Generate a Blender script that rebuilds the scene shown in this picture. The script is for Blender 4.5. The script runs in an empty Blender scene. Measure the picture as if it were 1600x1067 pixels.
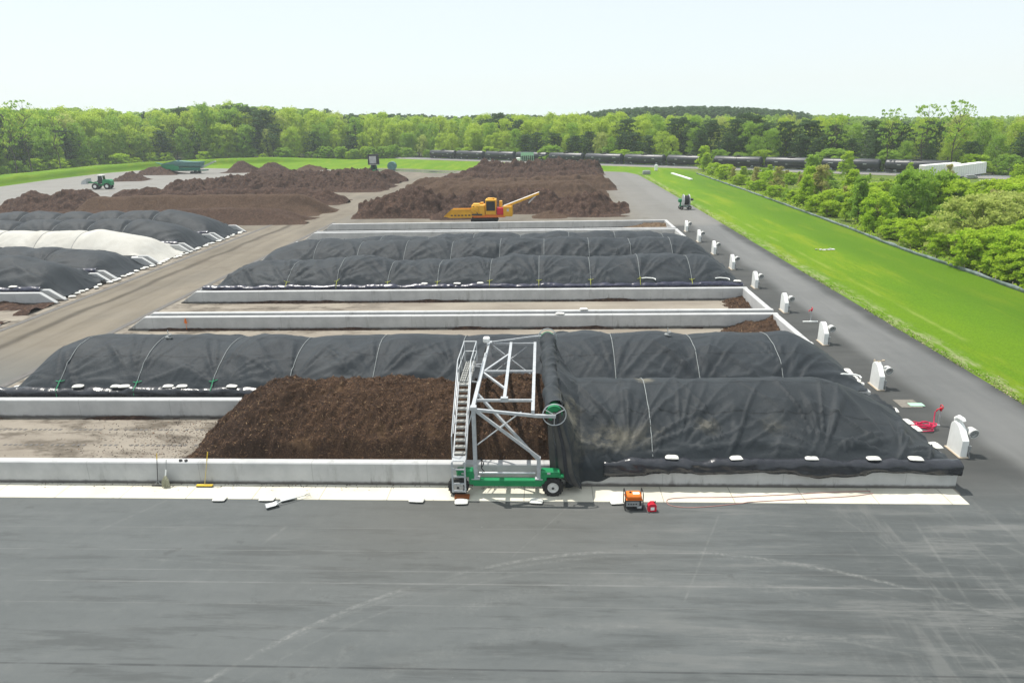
import bpy, math, random
import numpy as np
from math import sin, cos, pi, radians, atan2, sqrt
from mathutils import Vector, Matrix, Euler
random.seed(7); RNG = np.random.default_rng(11)
scene = bpy.context.scene
COL = scene.collection

# ------------------------------------------------------------------ camera (fitted to the photograph)
CH = 15.0; CF = 1101.84; CP = .305883933; CY = .0521261469; CR = -.0194131627
Fv = Vector((-sin(CY)*cos(CP), cos(CY)*cos(CP), -sin(CP)))
R0 = Vector((cos(CY), sin(CY), 0)); U0 = R0.cross(Fv)
Rv = R0*cos(CR) + U0*sin(CR); Uv = U0*cos(CR) - R0*sin(CR)
cam = bpy.data.objects.new('camera', bpy.data.cameras.new('camera')); COL.objects.link(cam)
cam.matrix_world = Matrix(((Rv.x, Uv.x, -Fv.x, 0), (Rv.y, Uv.y, -Fv.y, 0), (Rv.z, Uv.z, -Fv.z, CH), (0, 0, 0, 1)))
cam.data.sensor_width = 36; cam.data.lens = CF/1600*36; cam.data.clip_start = .1; cam.data.clip_end = 6000
scene.camera = cam

def G(x, y, z=0):
    """ground position under a photo pixel (site survey from the photograph)"""
    d = Fv + Rv*((x-800)/CF) - Uv*((y-533.5)/CF)
    t = (z-CH)/d.z
    return d.x*t, d.y*t

# ------------------------------------------------------------------ numpy noise
def _h(ix, iy, s):
    n = (ix.astype(np.int64)*374761393 + iy.astype(np.int64)*668265263 + s*982451653) & 0xffffffff
    n = ((n ^ (n >> 13))*1274126177) & 0xffffffff
    n = n ^ (n >> 16)
    return (n & 0xffff)/65535.0*2-1
def vn(x, y, s=0):
    x = np.asarray(x, float); y = np.asarray(y, float)
    ix = np.floor(x); iy = np.floor(y); fx = x-ix; fy = y-iy
    fx = fx*fx*fx*(fx*(fx*6-15)+10); fy = fy*fy*fy*(fy*(fy*6-15)+10)
    a = _h(ix, iy, s); b = _h(ix+1, iy, s); c = _h(ix, iy+1, s); d = _h(ix+1, iy+1, s)
    return (a*(1-fx)+b*fx)*(1-fy) + (c*(1-fx)+d*fx)*fy
def fbm(x, y, s=0, o=4, g=.5):
    r = 0; a = 1; f = 1
    for k in range(o):
        r = r + a*vn(np.asarray(x)*f+k*17.3, np.asarray(y)*f-k*9.1, s+k); a *= g; f *= 2.03
    return r
def ridge(x, y, s=0, p=3):
    return (1-np.abs(vn(x, y, s)))**p
def sst(a, b, x):
    t = np.clip((x-a)/(b-a), 0, 1); return t*t*(3-2*t)

# ------------------------------------------------------------------ mesh building
def mesh_np(name, V, Fq, mats, smooth=False, mi=None):
    V = np.asarray(V, np.float32); Fq = np.asarray(Fq, np.int32)
    me = bpy.data.meshes.new(name); n, k = Fq.shape
    me.vertices.add(len(V)); me.vertices.foreach_set('co', V.ravel())
    me.loops.add(n*k); me.loops.foreach_set('vertex_index', Fq.ravel())
    me.polygons.add(n); me.polygons.foreach_set('loop_start', np.arange(0, n*k, k, dtype=np.int32))
    me.polygons.foreach_set('loop_total', np.full(n, k, np.int32))
    if smooth: me.polygons.foreach_set('use_smooth', np.ones(n, bool))
    if mi is not None: me.polygons.foreach_set('material_index', np.asarray(mi, np.int32))
    me.update(calc_edges=True)
    for m in (mats if isinstance(mats, (list, tuple)) else [mats]): me.materials.append(m)
    return me
def tag(o, label=None, cat=None, group=None, kind=None):
    for k, v in (('label', label), ('category', cat), ('group', group), ('kind', kind)):
        if v: o[k] = v
    return o
def empty(name, loc, rz=0, label=None, cat=None, group=None):
    o = bpy.data.objects.new(name, None); COL.objects.link(o); o.empty_display_size = .3
    o.location = loc; o.rotation_euler = (0, 0, rz); return tag(o, label, cat, group)
def link(name, me, parent=None, loc=None, rz=0):
    o = bpy.data.objects.new(name, me); COL.objects.link(o)
    if parent: o.parent = parent
    if loc is not None: o.location = loc
    o.rotation_euler = (0, 0, rz); return o
def dup(o, parent=None):
    c = o.copy(); COL.objects.link(c)
    if parent: c.parent = parent
    for ch in list(o.children): dup(ch, c)
    return c

class MB:
    def __init__(s): s.v = []; s.f = []; s.m = []; s.mi = 0
    def add(s, vs, fs):
        b = len(s.v); s.v += [tuple(v) for v in vs]; s.f += [tuple(b+i for i in f) for f in fs]; s.m += [s.mi]*len(fs)
        return s
    def box(s, c, d, rot=None, bev=0):
        x, y, z = d[0]/2, d[1]/2, d[2]/2
        if bev:
            b = min(bev, x*.9, y*.9, z*.9); vs = []; idx = {}
            for sx in (-1, 1):
                for sy in (-1, 1):
                    for sz in (-1, 1):
                        for a in range(3):
                            p = [sx*(x-b), sy*(y-b), sz*(z-b)]; p[a] += (sx, sy, sz)[a]*b
                            idx[(sx, sy, sz, a)] = len(vs); vs.append(Vector(p))
            fs = []
            for sx in (-1, 1):
                q = [idx[(sx, a, c_, 0)] for a, c_ in ((-1, -1), (1, -1), (1, 1), (-1, 1))]; fs.append(q if sx > 0 else q[::-1])
                q = [idx[(a, sx, c_, 1)] for a, c_ in ((-1, -1), (1, -1), (1, 1), (-1, 1))]; fs.append(q[::-1] if sx > 0 else q)
                q = [idx[(a, c_, sx, 2)] for a, c_ in ((-1, -1), (1, -1), (1, 1), (-1, 1))]; fs.append(q if sx > 0 else q[::-1])
            for i, (a, b2) in enumerate(((0, 1), (1, 2), (0, 2))):
                o = 3-a-b2
                for s1 in (-1, 1):
                    for s2 in (-1, 1):
                        k = [0, 0, 0]; k[a] = s1; k[b2] = s2; k0 = k[:]; k1 = k[:]; k0[o] = -1; k1[o] = 1
                        fs.append([idx[(*k0, a)], idx[(*k1, a)], idx[(*k1, b2)], idx[(*k0, b2)]])
            for sx in (-1, 1):
                for sy in (-1, 1):
                    for sz in (-1, 1): fs.append([idx[(sx, sy, sz, a)] for a in range(3)])
        else:
            vs = [Vector((sx*x, sy*y, sz*z)) for sz in (-1, 1) for sy in (-1, 1) for sx in (-1, 1)]
            fs = [(0, 2, 3, 1), (4, 5, 7, 6), (0, 1, 5, 4), (2, 6, 7, 3), (0, 4, 6, 2), (1, 3, 7, 5)]
        M = Euler(rot).to_matrix() if rot else Matrix.Identity(3)
        c = Vector(c); return s.add([M@v + c for v in vs], fs)
    def bar(s, p, q, w, h=None, up=(0, 0, 1)):
        p = Vector(p); q = Vector(q); h = h or w; d = (q-p).normalized(); u = Vector(up)
        if abs(d.dot(u)) > .95: u = Vector((1, 0, 0))
        r = d.cross(u).normalized()*(w/2); u = r.cross(d).normalized()*(h/2)
        vs = [e+a*r+b*u for e in (p, q) for a, b in ((-1, -1), (1, -1), (1, 1), (-1, 1))]
        return s.add(vs, [(0, 1, 2, 3), (7, 6, 5, 4), (0, 4, 5, 1), (1, 5, 6, 2), (2, 6, 7, 3), (3, 7, 4, 0)])
    def tube(s, pts, r, n=8, cap=True, up=(0, 0, 1)):
        pts = [Vector(p) for p in pts]; k = len(pts); rs = r if isinstance(r, (list, tuple)) else [r]*k
        vs = []; pr = None
        for i in range(k):
            d = (pts[min(i+1, k-1)]-pts[max(i-1, 0)])
            d = d.normalized() if d.length > 1e-9 else Vector((0, 0, 1))
            if pr is None:
                u = Vector(up)
                if abs(d.dot(u)) > .95: u = Vector((1, 0, 0))
                pr = d.cross(u).normalized()
            else:
                pr = (pr-d*pr.dot(d)).normalized()
            w = d.cross(pr)
            for j in range(n):
                a = 2*pi*j/n; vs.append(pts[i]+(pr*cos(a)+w*sin(a))*rs[i])
        fs = [(i*n+j, i*n+(j+1) % n, (i+1)*n+(j+1) % n, (i+1)*n+j) for i in range(k-1) for j in range(n)]
        if cap: fs += [tuple(range(n-1, -1, -1)), tuple((k-1)*n+j for j in range(n))]
        return s.add(vs, fs)
    def lathe(s, c, axis, prof, n=20):
        """prof: list of (distance along axis, radius)"""
        c = Vector(c); d = Vector(axis).normalized(); u = Vector((0, 0, 1)) if abs(d.z) < .9 else Vector((1, 0, 0))
        a = d.cross(u).normalized(); b = d.cross(a); vs = []
        for t, r in prof:
            for j in range(n):
                th = 2*pi*j/n; vs.append(c+d*t+(a*cos(th)+b*sin(th))*max(r, 1e-4))
        fs = [(i*n+j, (i+1)*n+j, (i+1)*n+(j+1) % n, i*n+(j+1) % n) for i in range(len(prof)-1) for j in range(n)]
        return s.add(vs, fs)
    def prism(s, poly, o, e1, e2, ex):
        """polygon in plane (e1,e2) at o, extruded by vector ex"""
        o = Vector(o); e1 = Vector(e1); e2 = Vector(e2); ex = Vector(ex); n = len(poly)
        vs = [o+e1*a+e2*b for a, b in poly] + [o+e1*a+e2*b+ex for a, b in poly]
        fs = [tuple(range(n))[::-1], tuple(range(n, 2*n))] + [(i, (i+1) % n, n+(i+1) % n, n+i) for i in range(n)]
        return s.add(vs, fs)
    def build(s, name, mats, parent=None, off=None, smooth=False, loc=None, rz=0):
        me = bpy.data.meshes.new(name)
        vs = s.v
        if off is not None: vs = [(x-off[0], y-off[1], z-off[2]) for x, y, z in vs]
        elif parent is None and loc is None:
            xs, ys, zs = zip(*vs); off = ((min(xs)+max(xs))/2, (min(ys)+max(ys))/2, min(zs)); loc = off
            vs = [(x-off[0], y-off[1], z-off[2]) for x, y, z in vs]
        me.from_pydata(vs, [], s.f); me.update()
        for m in (mats if isinstance(mats, (list, tuple)) else [mats]): me.materials.append(m)
        me.polygons.foreach_set('material_index', s.m)
        if smooth:
            me.polygons.foreach_set('use_smooth', [True]*len(s.f))
            try: me.set_sharp_from_angle(angle=radians(40))
            except Exception: pass
        return link(name, me, parent, loc, rz)

def grid_obj(name, X, Y, Z, mat, parent=None, origin=(0, 0, 0), smooth=True, extra=None, thick=0):
    ny, nx = Z.shape
    V = np.stack([X-origin[0], Y-origin[1], Z-origin[2]], -1).reshape(-1, 3)
    i = np.arange(ny-1)[:, None]*nx+np.arange(nx-1)[None]
    Fq = np.stack([i, i+1, i+nx+1, i+nx], -1).reshape(-1, 4); mi = np.zeros(len(Fq), int)
    if extra is not None:
        ev, ef, em = extra; ef = ef+len(V); V = np.concatenate([V, ev-np.array(origin)]); Fq = np.concatenate([Fq, ef]); mi = np.concatenate([mi, em])
    me = mesh_np(name, V, Fq, mat, smooth, mi)
    return link(name, me, parent, None if parent else origin)

# ------------------------------------------------------------------ node helper
class NT:
    def __init__(s, name):
        s.m = bpy.data.materials.new(name); s.m.use_nodes = True; s.t = s.m.node_tree
        s.b = s.t.nodes['Principled BSDF']; s.out = s.t.nodes['Material Output']
        s.co = s.n('ShaderNodeTexCoord').outputs['Object']
    def n(s, ty, **k):
        nd = s.t.nodes.new(ty)
        for a, b in k.items(): setattr(nd, a, b)
        return nd
    def put(s, sock, v):
        if isinstance(v, bpy.types.NodeSocket): s.t.links.new(v, sock)
        elif isinstance(v, (tuple, list)):
            sock.default_value = (*v, 1) if len(v) == 3 and len(sock.default_value) == 4 else v
        else: sock.default_value = v
    def math(s, op, a, b=0., c=None, clamp=False):
        nd = s.n('ShaderNodeMath', operation=op, use_clamp=clamp); s.put(nd.inputs[0], a); s.put(nd.inputs[1], b)
        if c is not None: s.put(nd.inputs[2], c)
        return nd.outputs[0]
    def mix(s, f, a, b, mode='MIX'):
        nd = s.n('ShaderNodeMix', data_type='RGBA', blend_type=mode); s.put(nd.inputs[0], f); s.put(nd.inputs[6], a); s.put(nd.inputs[7], b)
        return nd.outputs[2]
    def ss(s, a, b, x):
        nd = s.n('ShaderNodeMapRange', interpolation_type='SMOOTHSTEP'); s.put(nd.inputs[0], x); s.put(nd.inputs[1], a); s.put(nd.inputs[2], b)
        return nd.outputs[0]
    def sep(s, v=None):
        nd = s.n('ShaderNodeSeparateXYZ'); s.put(nd.inputs[0], v or s.co); return nd.outputs
    def noise(s, scale, detail=4, rough=.55, stretch=None, co=None, rot=None, dist=0):
        v = co or s.co
        if stretch or rot:
            mp = s.n('ShaderNodeMapping'); s.put(mp.inputs[0], v)
            if rot: mp.inputs['Rotation'].default_value = rot
            if stretch: mp.inputs['Scale'].default_value = stretch
            v = mp.outputs[0]
        nd = s.n('ShaderNodeTexNoise'); s.put(nd.inputs['Vector'], v); nd.inputs['Scale'].default_value = scale
        nd.inputs['Detail'].default_value = detail; nd.inputs['Roughness'].default_value = rough; nd.inputs['Distortion'].default_value = dist
        return nd.outputs[0]
    def ramp(s, f, stops):
        nd = s.n('ShaderNodeValToRGB'); s.put(nd.inputs[0], f); el = nd.color_ramp.elements
        while len(el) < len(stops): el.new(.5)
        for e, (p, c) in zip(el, stops): e.position = p; e.color = (*c, 1) if len(c) == 3 else c
        return nd.outputs[0]
    def bump(s, h, strength=.3, dist=.05):
        nd = s.n('ShaderNodeBump'); nd.inputs['Strength'].default_value = strength; nd.inputs['Distance'].default_value = dist
        s.put(nd.inputs['Height'], h); s.put(s.b.inputs['Normal'], nd.outputs[0])
    def base(s, c, rough=.8, metal=0., spec=.3):
        s.put(s.b.inputs['Base Color'], c); s.put(s.b.inputs['Roughness'], rough); s.put(s.b.inputs['Metallic'], metal)
        s.put(s.b.inputs['Specular IOR Level'], spec); return s

def simple(name, c1, c2=None, scale=6, rough=.6, metal=0, spec=.4, bump=0, bs=None, detail=5, stretch=None):
    t = NT(name); c2 = c2 or tuple(x*.75 for x in c1)
    nz = t.noise(scale, detail, stretch=stretch)
    t.base(t.ramp(nz, [(.3, c2), (.7, c1)]), rough, metal, spec)
    if bump: t.bump(t.noise(bs or scale*3, 5), bump, .03)
    return t.m

M = {}
M['steel'] = simple('galvanised_steel', (.54, .56, .57), (.40, .42, .44), 5, .42, .3, .5)
M['steel_dull'] = simple('dull_steel', (.50, .52, .53), (.38, .40, .41), 7, .5, .3)
M['green'] = simple('green_paint', (.012, .235, .085), (.008, .19, .065), 4, .4)
M['green_dull'] = simple('faded_green_paint', (.02, .17, .11), (.015, .11, .075), 1.2, .5)
M['teal'] = simple('weathered_teal_paint', (.10, .22, .20), (.05, .14, .13), 1.0, .55)
M['rubber'] = simple('rubber', (.018, .018, .018), (.03, .028, .026), 8, .85)
M['rim'] = simple('rim_paint', (.72, .72, .70), (.55, .54, .5), 8, .5)
M['black'] = simple('black_plastic', (.012, .012, .014), (.02, .02, .022), 8, .45)
M['dark'] = simple('dark_steel', (.03, .032, .035), (.05, .048, .045), 5, .6)
M['white'] = simple('white_plastic', (.84, .85, .83), (.76, .77, .74), 2.5, .55)
M['offwhite'] = simple('weathered_white', (.62, .62, .60), (.45, .45, .43), 1.5, .6)
M['grey'] = simple('grey_plastic', (.30, .31, .31), (.22, .23, .23), 5, .55)
M['bag'] = simple('woven_white_sack', (.74, .74, .71), (.56, .55, .50), 9, .8, bump=.4, bs=40)
M['orange'] = simple('orange_paint', (.75, .19, .02), (.60, .14, .015), 5, .45)
M['red'] = simple('red_plastic', (.62, .012, .035), (.48, .01, .03), 5, .5)
M['pink'] = simple('red_hose_rubber', (.68, .02, .10), (.5, .012, .07), 5, .5)
M['cord'] = simple('faded_red_cord', (.40, .20, .18), (.3, .17, .15), 3, .6)
M['yellow'] = simple('yellow_paint', (.75, .40, .015), (.62, .30, .012), .9, .45)
M['yplastic'] = simple('yellow_plastic', (.70, .50, .03), (.6, .4, .03), 8, .5)
M['handle'] = simple('pale_wood', (.55, .45, .16), (.45, .36, .14), 8, .7)
M['mop'] = simple('mop_yarn', (.45, .44, .32), (.25, .25, .17), 30, .95)
M['wood'] = simple('rusty_brown_block', (.30, .09, .02), (.2, .06, .015), 12, .9)
M['glass'] = simple('dark_glass', (.015, .02, .025), (.02, .025, .03), 3, .08, 0, .6)
M['strapw'] = simple('pale_webbing', (.33, .35, .35), (.19, .21, .21), 14, .8)
M['strapg'] = simple('green_rope', (.04, .34, .16), (.03, .26, .12), 14, .7)
M['strapy'] = simple('yellow_rope', (.40, .42, .07), (.32, .34, .06), 14, .7)
M['tank'] = simple('black_tank_paint', (.020, .022, .028), (.035, .037, .045), .6, .42, 0, .5)
M['decal'] = simple('pale_stencil', (.5, .5, .5), (.35, .35, .36), 9, .6)
M['tread'] = simple('grating_steel', (.42, .42, .40), (.30, .30, .28), 22, .6, .4)
M['mint'] = simple('mint_cover', (.38, .60, .45), (.30, .52, .38), 5, .6)
M['tan'] = simple('tan_paint', (.48, .40, .30), (.4, .33, .25), 4, .7)

def m_concrete(name, c1, c2, dirt=(.10, .09, .075)):
    t = NT(name); x, y, z = t.sep()
    a = t.noise(.9, 6, .6); b = t.noise(9, 4)
    c = t.ramp(a, [(.3, c2), (.68, c1)]); c = t.mix(t.math('MULTIPLY', b, .35), c, c2)
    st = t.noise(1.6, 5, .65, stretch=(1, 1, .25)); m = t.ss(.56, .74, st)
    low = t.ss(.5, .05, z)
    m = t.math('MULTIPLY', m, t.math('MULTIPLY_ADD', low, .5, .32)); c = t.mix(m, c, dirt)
    f = t.math('FRACT', t.math('DIVIDE', t.math('ADD', x, 600), 5.0))           # cast joints
    j = t.math('MULTIPLY', t.ss(.0042, .001, t.math('ABSOLUTE', t.math('SUBTRACT', f, .5))), .35)
    c = t.mix(j, c, (.12, .12, .115))
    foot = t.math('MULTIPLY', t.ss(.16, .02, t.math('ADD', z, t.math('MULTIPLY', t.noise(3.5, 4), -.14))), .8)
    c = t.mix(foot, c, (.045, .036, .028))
    t.base(c, .85, 0, .25); t.bump(b, .15, .02); return t.m
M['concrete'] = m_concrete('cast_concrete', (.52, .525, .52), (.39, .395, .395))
def m_apron():
    t = NT('pale_concrete'); x, y, z = t.sep()
    c = t.ramp(t.noise(.5, 6, .6), [(.3, (.50, .475, .39)), (.7, (.64, .615, .53))])
    wet = t.math('MULTIPLY', t.ss(.5, .68, t.noise(.55, 5, .6, stretch=(.5, 1, 1))), t.ss(.1, .62, y))
    c = t.mix(t.math('MULTIPLY', wet, .7), c, (.30, .25, .17))
    sp = t.ss(.70, .74, t.noise(7, 2)); c = t.mix(t.math('MULTIPLY', sp, .5), c, (.22, .18, .13))
    f = t.math('FRACT', t.math('DIVIDE', t.math('ADD', x, 501.2), 2.85))
    j = t.ss(.008, .003, t.math('ABSOLUTE', t.math('SUBTRACT', f, .5))); c = t.mix(t.math('MULTIPLY', j, .75), c, (.20, .18, .15))
    t.base(c, .85, 0, .2); t.bump(t.noise(25, 4), .1, .01); return t.m
M['apron'] = m_apron()
def m_floor():
    t = NT('soiled_concrete'); x, y, z = t.sep()
    c = t.ramp(t.noise(.35, 6, .6, stretch=(.5, 1, 1)), [(.3, (.19, .165, .135)), (.7, (.29, .26, .215))])
    d = t.math('MULTIPLY', t.ss(.46, .62, t.noise(.8, 7, .68, stretch=(.45, 1, 1))), .8)
    d = t.math('MULTIPLY', d, t.ss(-10, -18, x)); c = t.mix(d, c, (.075, .062, .048))
    sp = t.ss(.66, .70, t.noise(6, 3)); c = t.mix(t.math('MULTIPLY', sp, .55), c, (.07, .055, .04))
    t.base(c, .9, 0, .2); t.bump(t.noise(14, 5), .25, .02); return t.m
M['floor'] = m_floor()

def m_asphalt():
    t = NT('asphalt'); x, y, z = t.sep()
    g = t.noise(55, 3, .7); big = t.noise(.12, 5, .6); st = t.noise(.55, 7, .66, stretch=(.26, 1.25, 1))
    c = t.ramp(st, [(.24, (.098, .110, .112)), (.76, (.162, .174, .175))])
    mo = t.noise(1.7, 6, .72); c = t.mix(t.math('MULTIPLY', t.ss(.5, .72, mo), .18), c, (.215, .22, .21)); c = t.mix(t.math('MULTIPLY', t.ss(.5, .3, mo), .18), c, (.075, .083, .082))
    # fresh dark asphalt front right and along the right edge
    fr = t.math('MULTIPLY', t.ss(4, 15, x), t.ss(30, 18, y))
    c = t.mix(t.math('MULTIPLY', fr, .55), c, (.048, .056, .056))
    sk = t.noise(.9, 6, .68, stretch=(.18, 1.5, 1), rot=(0, 0, .42)); sk2 = t.noise(.8, 6, .68, stretch=(1.4, .22, 1), rot=(0, 0, -.12))
    c = t.mix(t.math('MULTIPLY', t.math('MULTIPLY', t.ss(.50, .64, sk), t.ss(-4, 9, x)), .6), c, (.20, .205, .20))
    c = t.mix(t.math('MULTIPLY', t.math('MULTIPLY', t.ss(.52, .66, sk2), t.ss(7, 13, x)), .6), c, (.19, .195, .19))
    c = t.mix(t.math('MULTIPLY', t.math('MULTIPLY', t.ss(.50, .36, sk), t.ss(30, 20, y)), .4), c, (.05, .055, .055))
    warm = t.math('MULTIPLY', t.ss(-13, -5, x), t.ss(8, 0, x)); warm = t.math('MULTIPLY', warm, t.ss(17, 25, y))
    c = t.mix(t.math('MULTIPLY', warm, .3), c, (.14, .125, .10))
    # pale dust stretched along the driving direction
    du = t.ss(.55, .8, t.noise(.5, 6, .65, stretch=(.25, 1, 1), rot=(0, 0, .12)))
    c = t.mix(t.math('MULTIPLY', du, .28), c, (.24, .24, .225))
    # right lane
    yy = t.ss(24, 29, y); wob = t.math('MULTIPLY', t.math('SUBTRACT', t.noise(.09, 3), .5), 2.2); xl = t.math('ADD', x, wob)
    right = t.math('MULTIPLY', t.ss(16.5, 17.2, x), yy)
    dk = t.ramp(t.noise(.5, 5, .6, stretch=(.4, .8, 1)), [(.3, (.055, .058, .057)), (.7, (.095, .096, .092))])
    c = t.mix(right, c, dk)
    lane = t.math('MULTIPLY', t.math('MULTIPLY', t.ss(20.1, 21.4, xl), t.ss(25.0, 23.9, xl)), t.ss(20, 34, y))
    c = t.mix(t.math('MULTIPLY', lane, .9), c, t.ramp(t.noise(.5, 5, .6, stretch=(1, .12, 1)), [(.3, (.155, .160, .160)), (.7, (.235, .237, .232))]))
    # dusty haul road between the two rows of bunkers, and the far yard
    road = t.math('MULTIPLY', t.ss(-31.5, -33.5, x), t.ss(34, 50, y))
    far = t.ss(100.6, 104, t.math('ADD', y, t.math('MULTIPLY', wob, 1)))
    farl = t.math('MULTIPLY', far, t.ss(25, 12, x))
    rc = t.ramp(t.noise(.3, 6, .62, stretch=(1.2, .22, 1)), [(.28, (.160, .136, .100)), (.72, (.275, .238, .182))])
    c = t.mix(t.math('MAXIMUM', road, t.math('MULTIPLY', farl, .8)), c, rc)
    gl = t.math('MULTIPLY', t.ss(-45, -85, x), t.ss(110, 150, y))
    c = t.mix(t.math('MULTIPLY', gl, .8), c, (.30, .295, .28))
    frr = t.math('MULTIPLY', far, t.ss(10, 18, x)); c = t.mix(t.math('MULTIPLY', frr, .75), c, (.26, .252, .235))
    # wet wheel tracks on the haul road
    for xc, w, k in ((-39.6, .5, .85), (-37.4, .25, .25), (-41.4, .3, .25)):
        xx = t.math('ADD', t.math('ABSOLUTE', t.math('ADD', t.math('ADD', x, -xc), t.math('MULTIPLY', wob, .9))), t.math('MULTIPLY', t.noise(1.2, 3, stretch=(1, .2, 1)), .5))
        tm = t.math('MULTIPLY', t.ss(w+.45, w*.6, xx), t.math('MULTIPLY', t.ss(36, 46, y), t.ss(150, 100, y)))
        c = t.mix(t.math('MULTIPLY', tm, k), c, (.07, .056, .038))
    mud = t.math('MULTIPLY', t.ss(.55, .70, t.noise(.22, 5, .6)), t.math('MAXIMUM', road, farl)); c = t.mix(t.math('MULTIPLY', mud, .4), c, (.13, .098, .068))
    # paving seams parallel to the apron
    front = t.ss(25.5, 25.0, y)
    brk = t.ss(.3, .55, t.noise(.6, 4, stretch=(1, .2, 1)))
    for yc, w, col, k in ((20.22, .05, (.34, .34, .33), .34), (20.9, .03, (.34, .34, .33), .26), (16.35, .05, (.028, .03, .032), .7), (22.1, .03, (.3, .3, .29), .4), (19.1, .03, (.26, .26, .25), .35), (23.6, .025, (.26, .26, .25), .3)):
        yl = t.math('ADD', t.math('ABSOLUTE', t.math('SUBTRACT', t.math('ADD', y, t.math('MULTIPLY', x, -.006)), yc)), t.math('MULTIPLY', t.math('SUBTRACT', t.noise(.35, 2), .5), .06))
        c = t.mix(t.math('MULTIPLY', t.math('MULTIPLY', t.ss(w, w*.3, yl), front), t.math('MULTIPLY', brk, k*.75)), c, col)
    oil = t.ss(.64, .74, t.noise(.9, 4, .6)); c = t.mix(t.math('MULTIPLY', t.math('MULTIPLY', oil, front), .35), c, (.055, .058, .057))
    # tyre arcs
    for (cx, cy, rad, w, k) in ARCS:
        dx = t.math('SUBTRACT', x, cx); dy = t.math('SUBTRACT', y, cy)
        d = t.math('SQRT', t.math('ADD', t.math('MULTIPLY', dx, dx), t.math('MULTIPLY', dy, dy)))
        dd = t.math('ABSOLUTE', t.math('SUBTRACT', d, rad)); m = t.math('MULTIPLY', t.ss(w, w*.25, dd), front)
        nz = t.ss(.42, .66, t.noise(5.5, 5, .75)); lo_ = t.ss(.3, .62, t.noise(.35, 3)); m = t.math('MULTIPLY', t.math('MULTIPLY', m, lo_), t.math('MULTIPLY_ADD', nz, .8, .15))
        c = t.mix(t.math('MULTIPLY', m, k), c, (.42, .42, .40))
    for (x0, y0, x1, y1, w, k) in SCUFFS:
        L = sqrt((x1-x0)**2+(y1-y0)**2); ux, uy = (x1-x0)/L, (y1-y0)/L
        ax = t.math('SUBTRACT', x, x0); ay = t.math('SUBTRACT', y, y0)
        al = t.math('ADD', t.math('MULTIPLY', ax, ux), t.math('MULTIPLY', ay, uy))
        pe = t.math('ABSOLUTE', t.math('SUBTRACT', t.math('MULTIPLY', ax, uy), t.math('MULTIPLY', ay, ux)))
        m = t.math('MULTIPLY', t.ss(w, w*.2, pe), t.math('MULTIPLY', t.ss(-.2, .3, al), t.ss(L+.2, L-.3, al)))
        c = t.mix(t.math('MULTIPLY', t.math('MULTIPLY', m, k*.38), t.ss(.35, .65, t.noise(2.2, 5, .7))), c, (.36, .36, .34))
    bits = t.ss(.735, .76, t.noise(4.2, 3, .7)); c = t.mix(t.math('MULTIPLY', t.math('MULTIPLY', bits, front), .4), c, (.45, .45, .43))
    c = t.mix(.45, c, t.ramp(g, [(.3, (.03, .03, .03)), (.7, (.30, .30, .29))]), 'OVERLAY')
    c = t.mix(t.math('MULTIPLY', t.ss(.45, .75, big), .18), c, (.07, .072, .07))
    t.base(c, t.ramp(st, [(.3, (.70,)*3), (.7, (.86,)*3)]), 0, .3); t.bump(t.math('ADD', g, mo), .35, .02); return t.m
def circ(p, q, r):
    ax, ay = p; bx, by = q; cx, cy = r; d = 2*(ax*(by-cy)+bx*(cy-ay)+cx*(ay-by))
    ux = ((ax*ax+ay*ay)*(by-cy)+(bx*bx+by*by)*(cy-ay)+(cx*cx+cy*cy)*(ay-by))/d
    uy = ((ax*ax+ay*ay)*(cx-bx)+(bx*bx+by*by)*(ax-cx)+(cx*cx+cy*cy)*(bx-ax))/d
    return ux, uy, sqrt((ax-ux)**2+(ay-uy)**2)
a0 = circ((14.5, 18.6), (5.83, 22.15), (-8.68, 16.82))
a1 = circ((17.0, 16.8), (8.0, 21.6), (-3.5, 20.3))
ARCS = [(*a0, .13, .36), (a0[0]+.3, a0[1]-.2, a0[2]-1.5, .5, .10), (a0[0]-1, a0[1]-1.2, a0[2]-2.8, .4, .09), (a0[0], a0[1], a0[2]-.75, .07, .12), (*a1, .12, .14), (a0[0]+4, a0[1]-3.4, a0[2]-1, .2, .08), (a0[0]+6, a0[1]-5, a0[2]-1.5, .25, .08), (a0[0]+2, a0[1]-6.5, a0[2]-.4, .25, .07), (a0[0]+5, a0[1]-4.6, a0[2]+.3, .12, .09), (a0[0]+7, a0[1]-6.6, a0[2]+.6, .2, .08), (a0[0]+9, a0[1]-8, a0[2]-2, .3, .07)]
SCUFFS = [(6.81, 24.93, 4.43, 19.51, .06, .45), (1.03, 25.6, -1.29, 21.78, .05, .35), (14.05, 24.58, 13.4, 19.34, .10, .4), (16.99, 25.33, 17.6, 20, .10, .35), (11.4, 24.6, 13.2, 20.2, .07, .3),
          (-10.2, 23.6, -10.6, 22.6, .12, .5), (8.5, 17.9, 11.2, 17.0, .10, .4), (2.0, 18.3, 3.2, 18.2, .08, .35), (-15.9, 25.6, -17.5, 23.2, .12, .3), (15.2, 24.6, 19.4, 18.6, .12, .3), (17.6, 24, 20.6, 19.5, .1, .25), (-14.5, 21.4, -6.0, 20.9, .07, .25)]
M['asphalt'] = m_asphalt()

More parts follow.
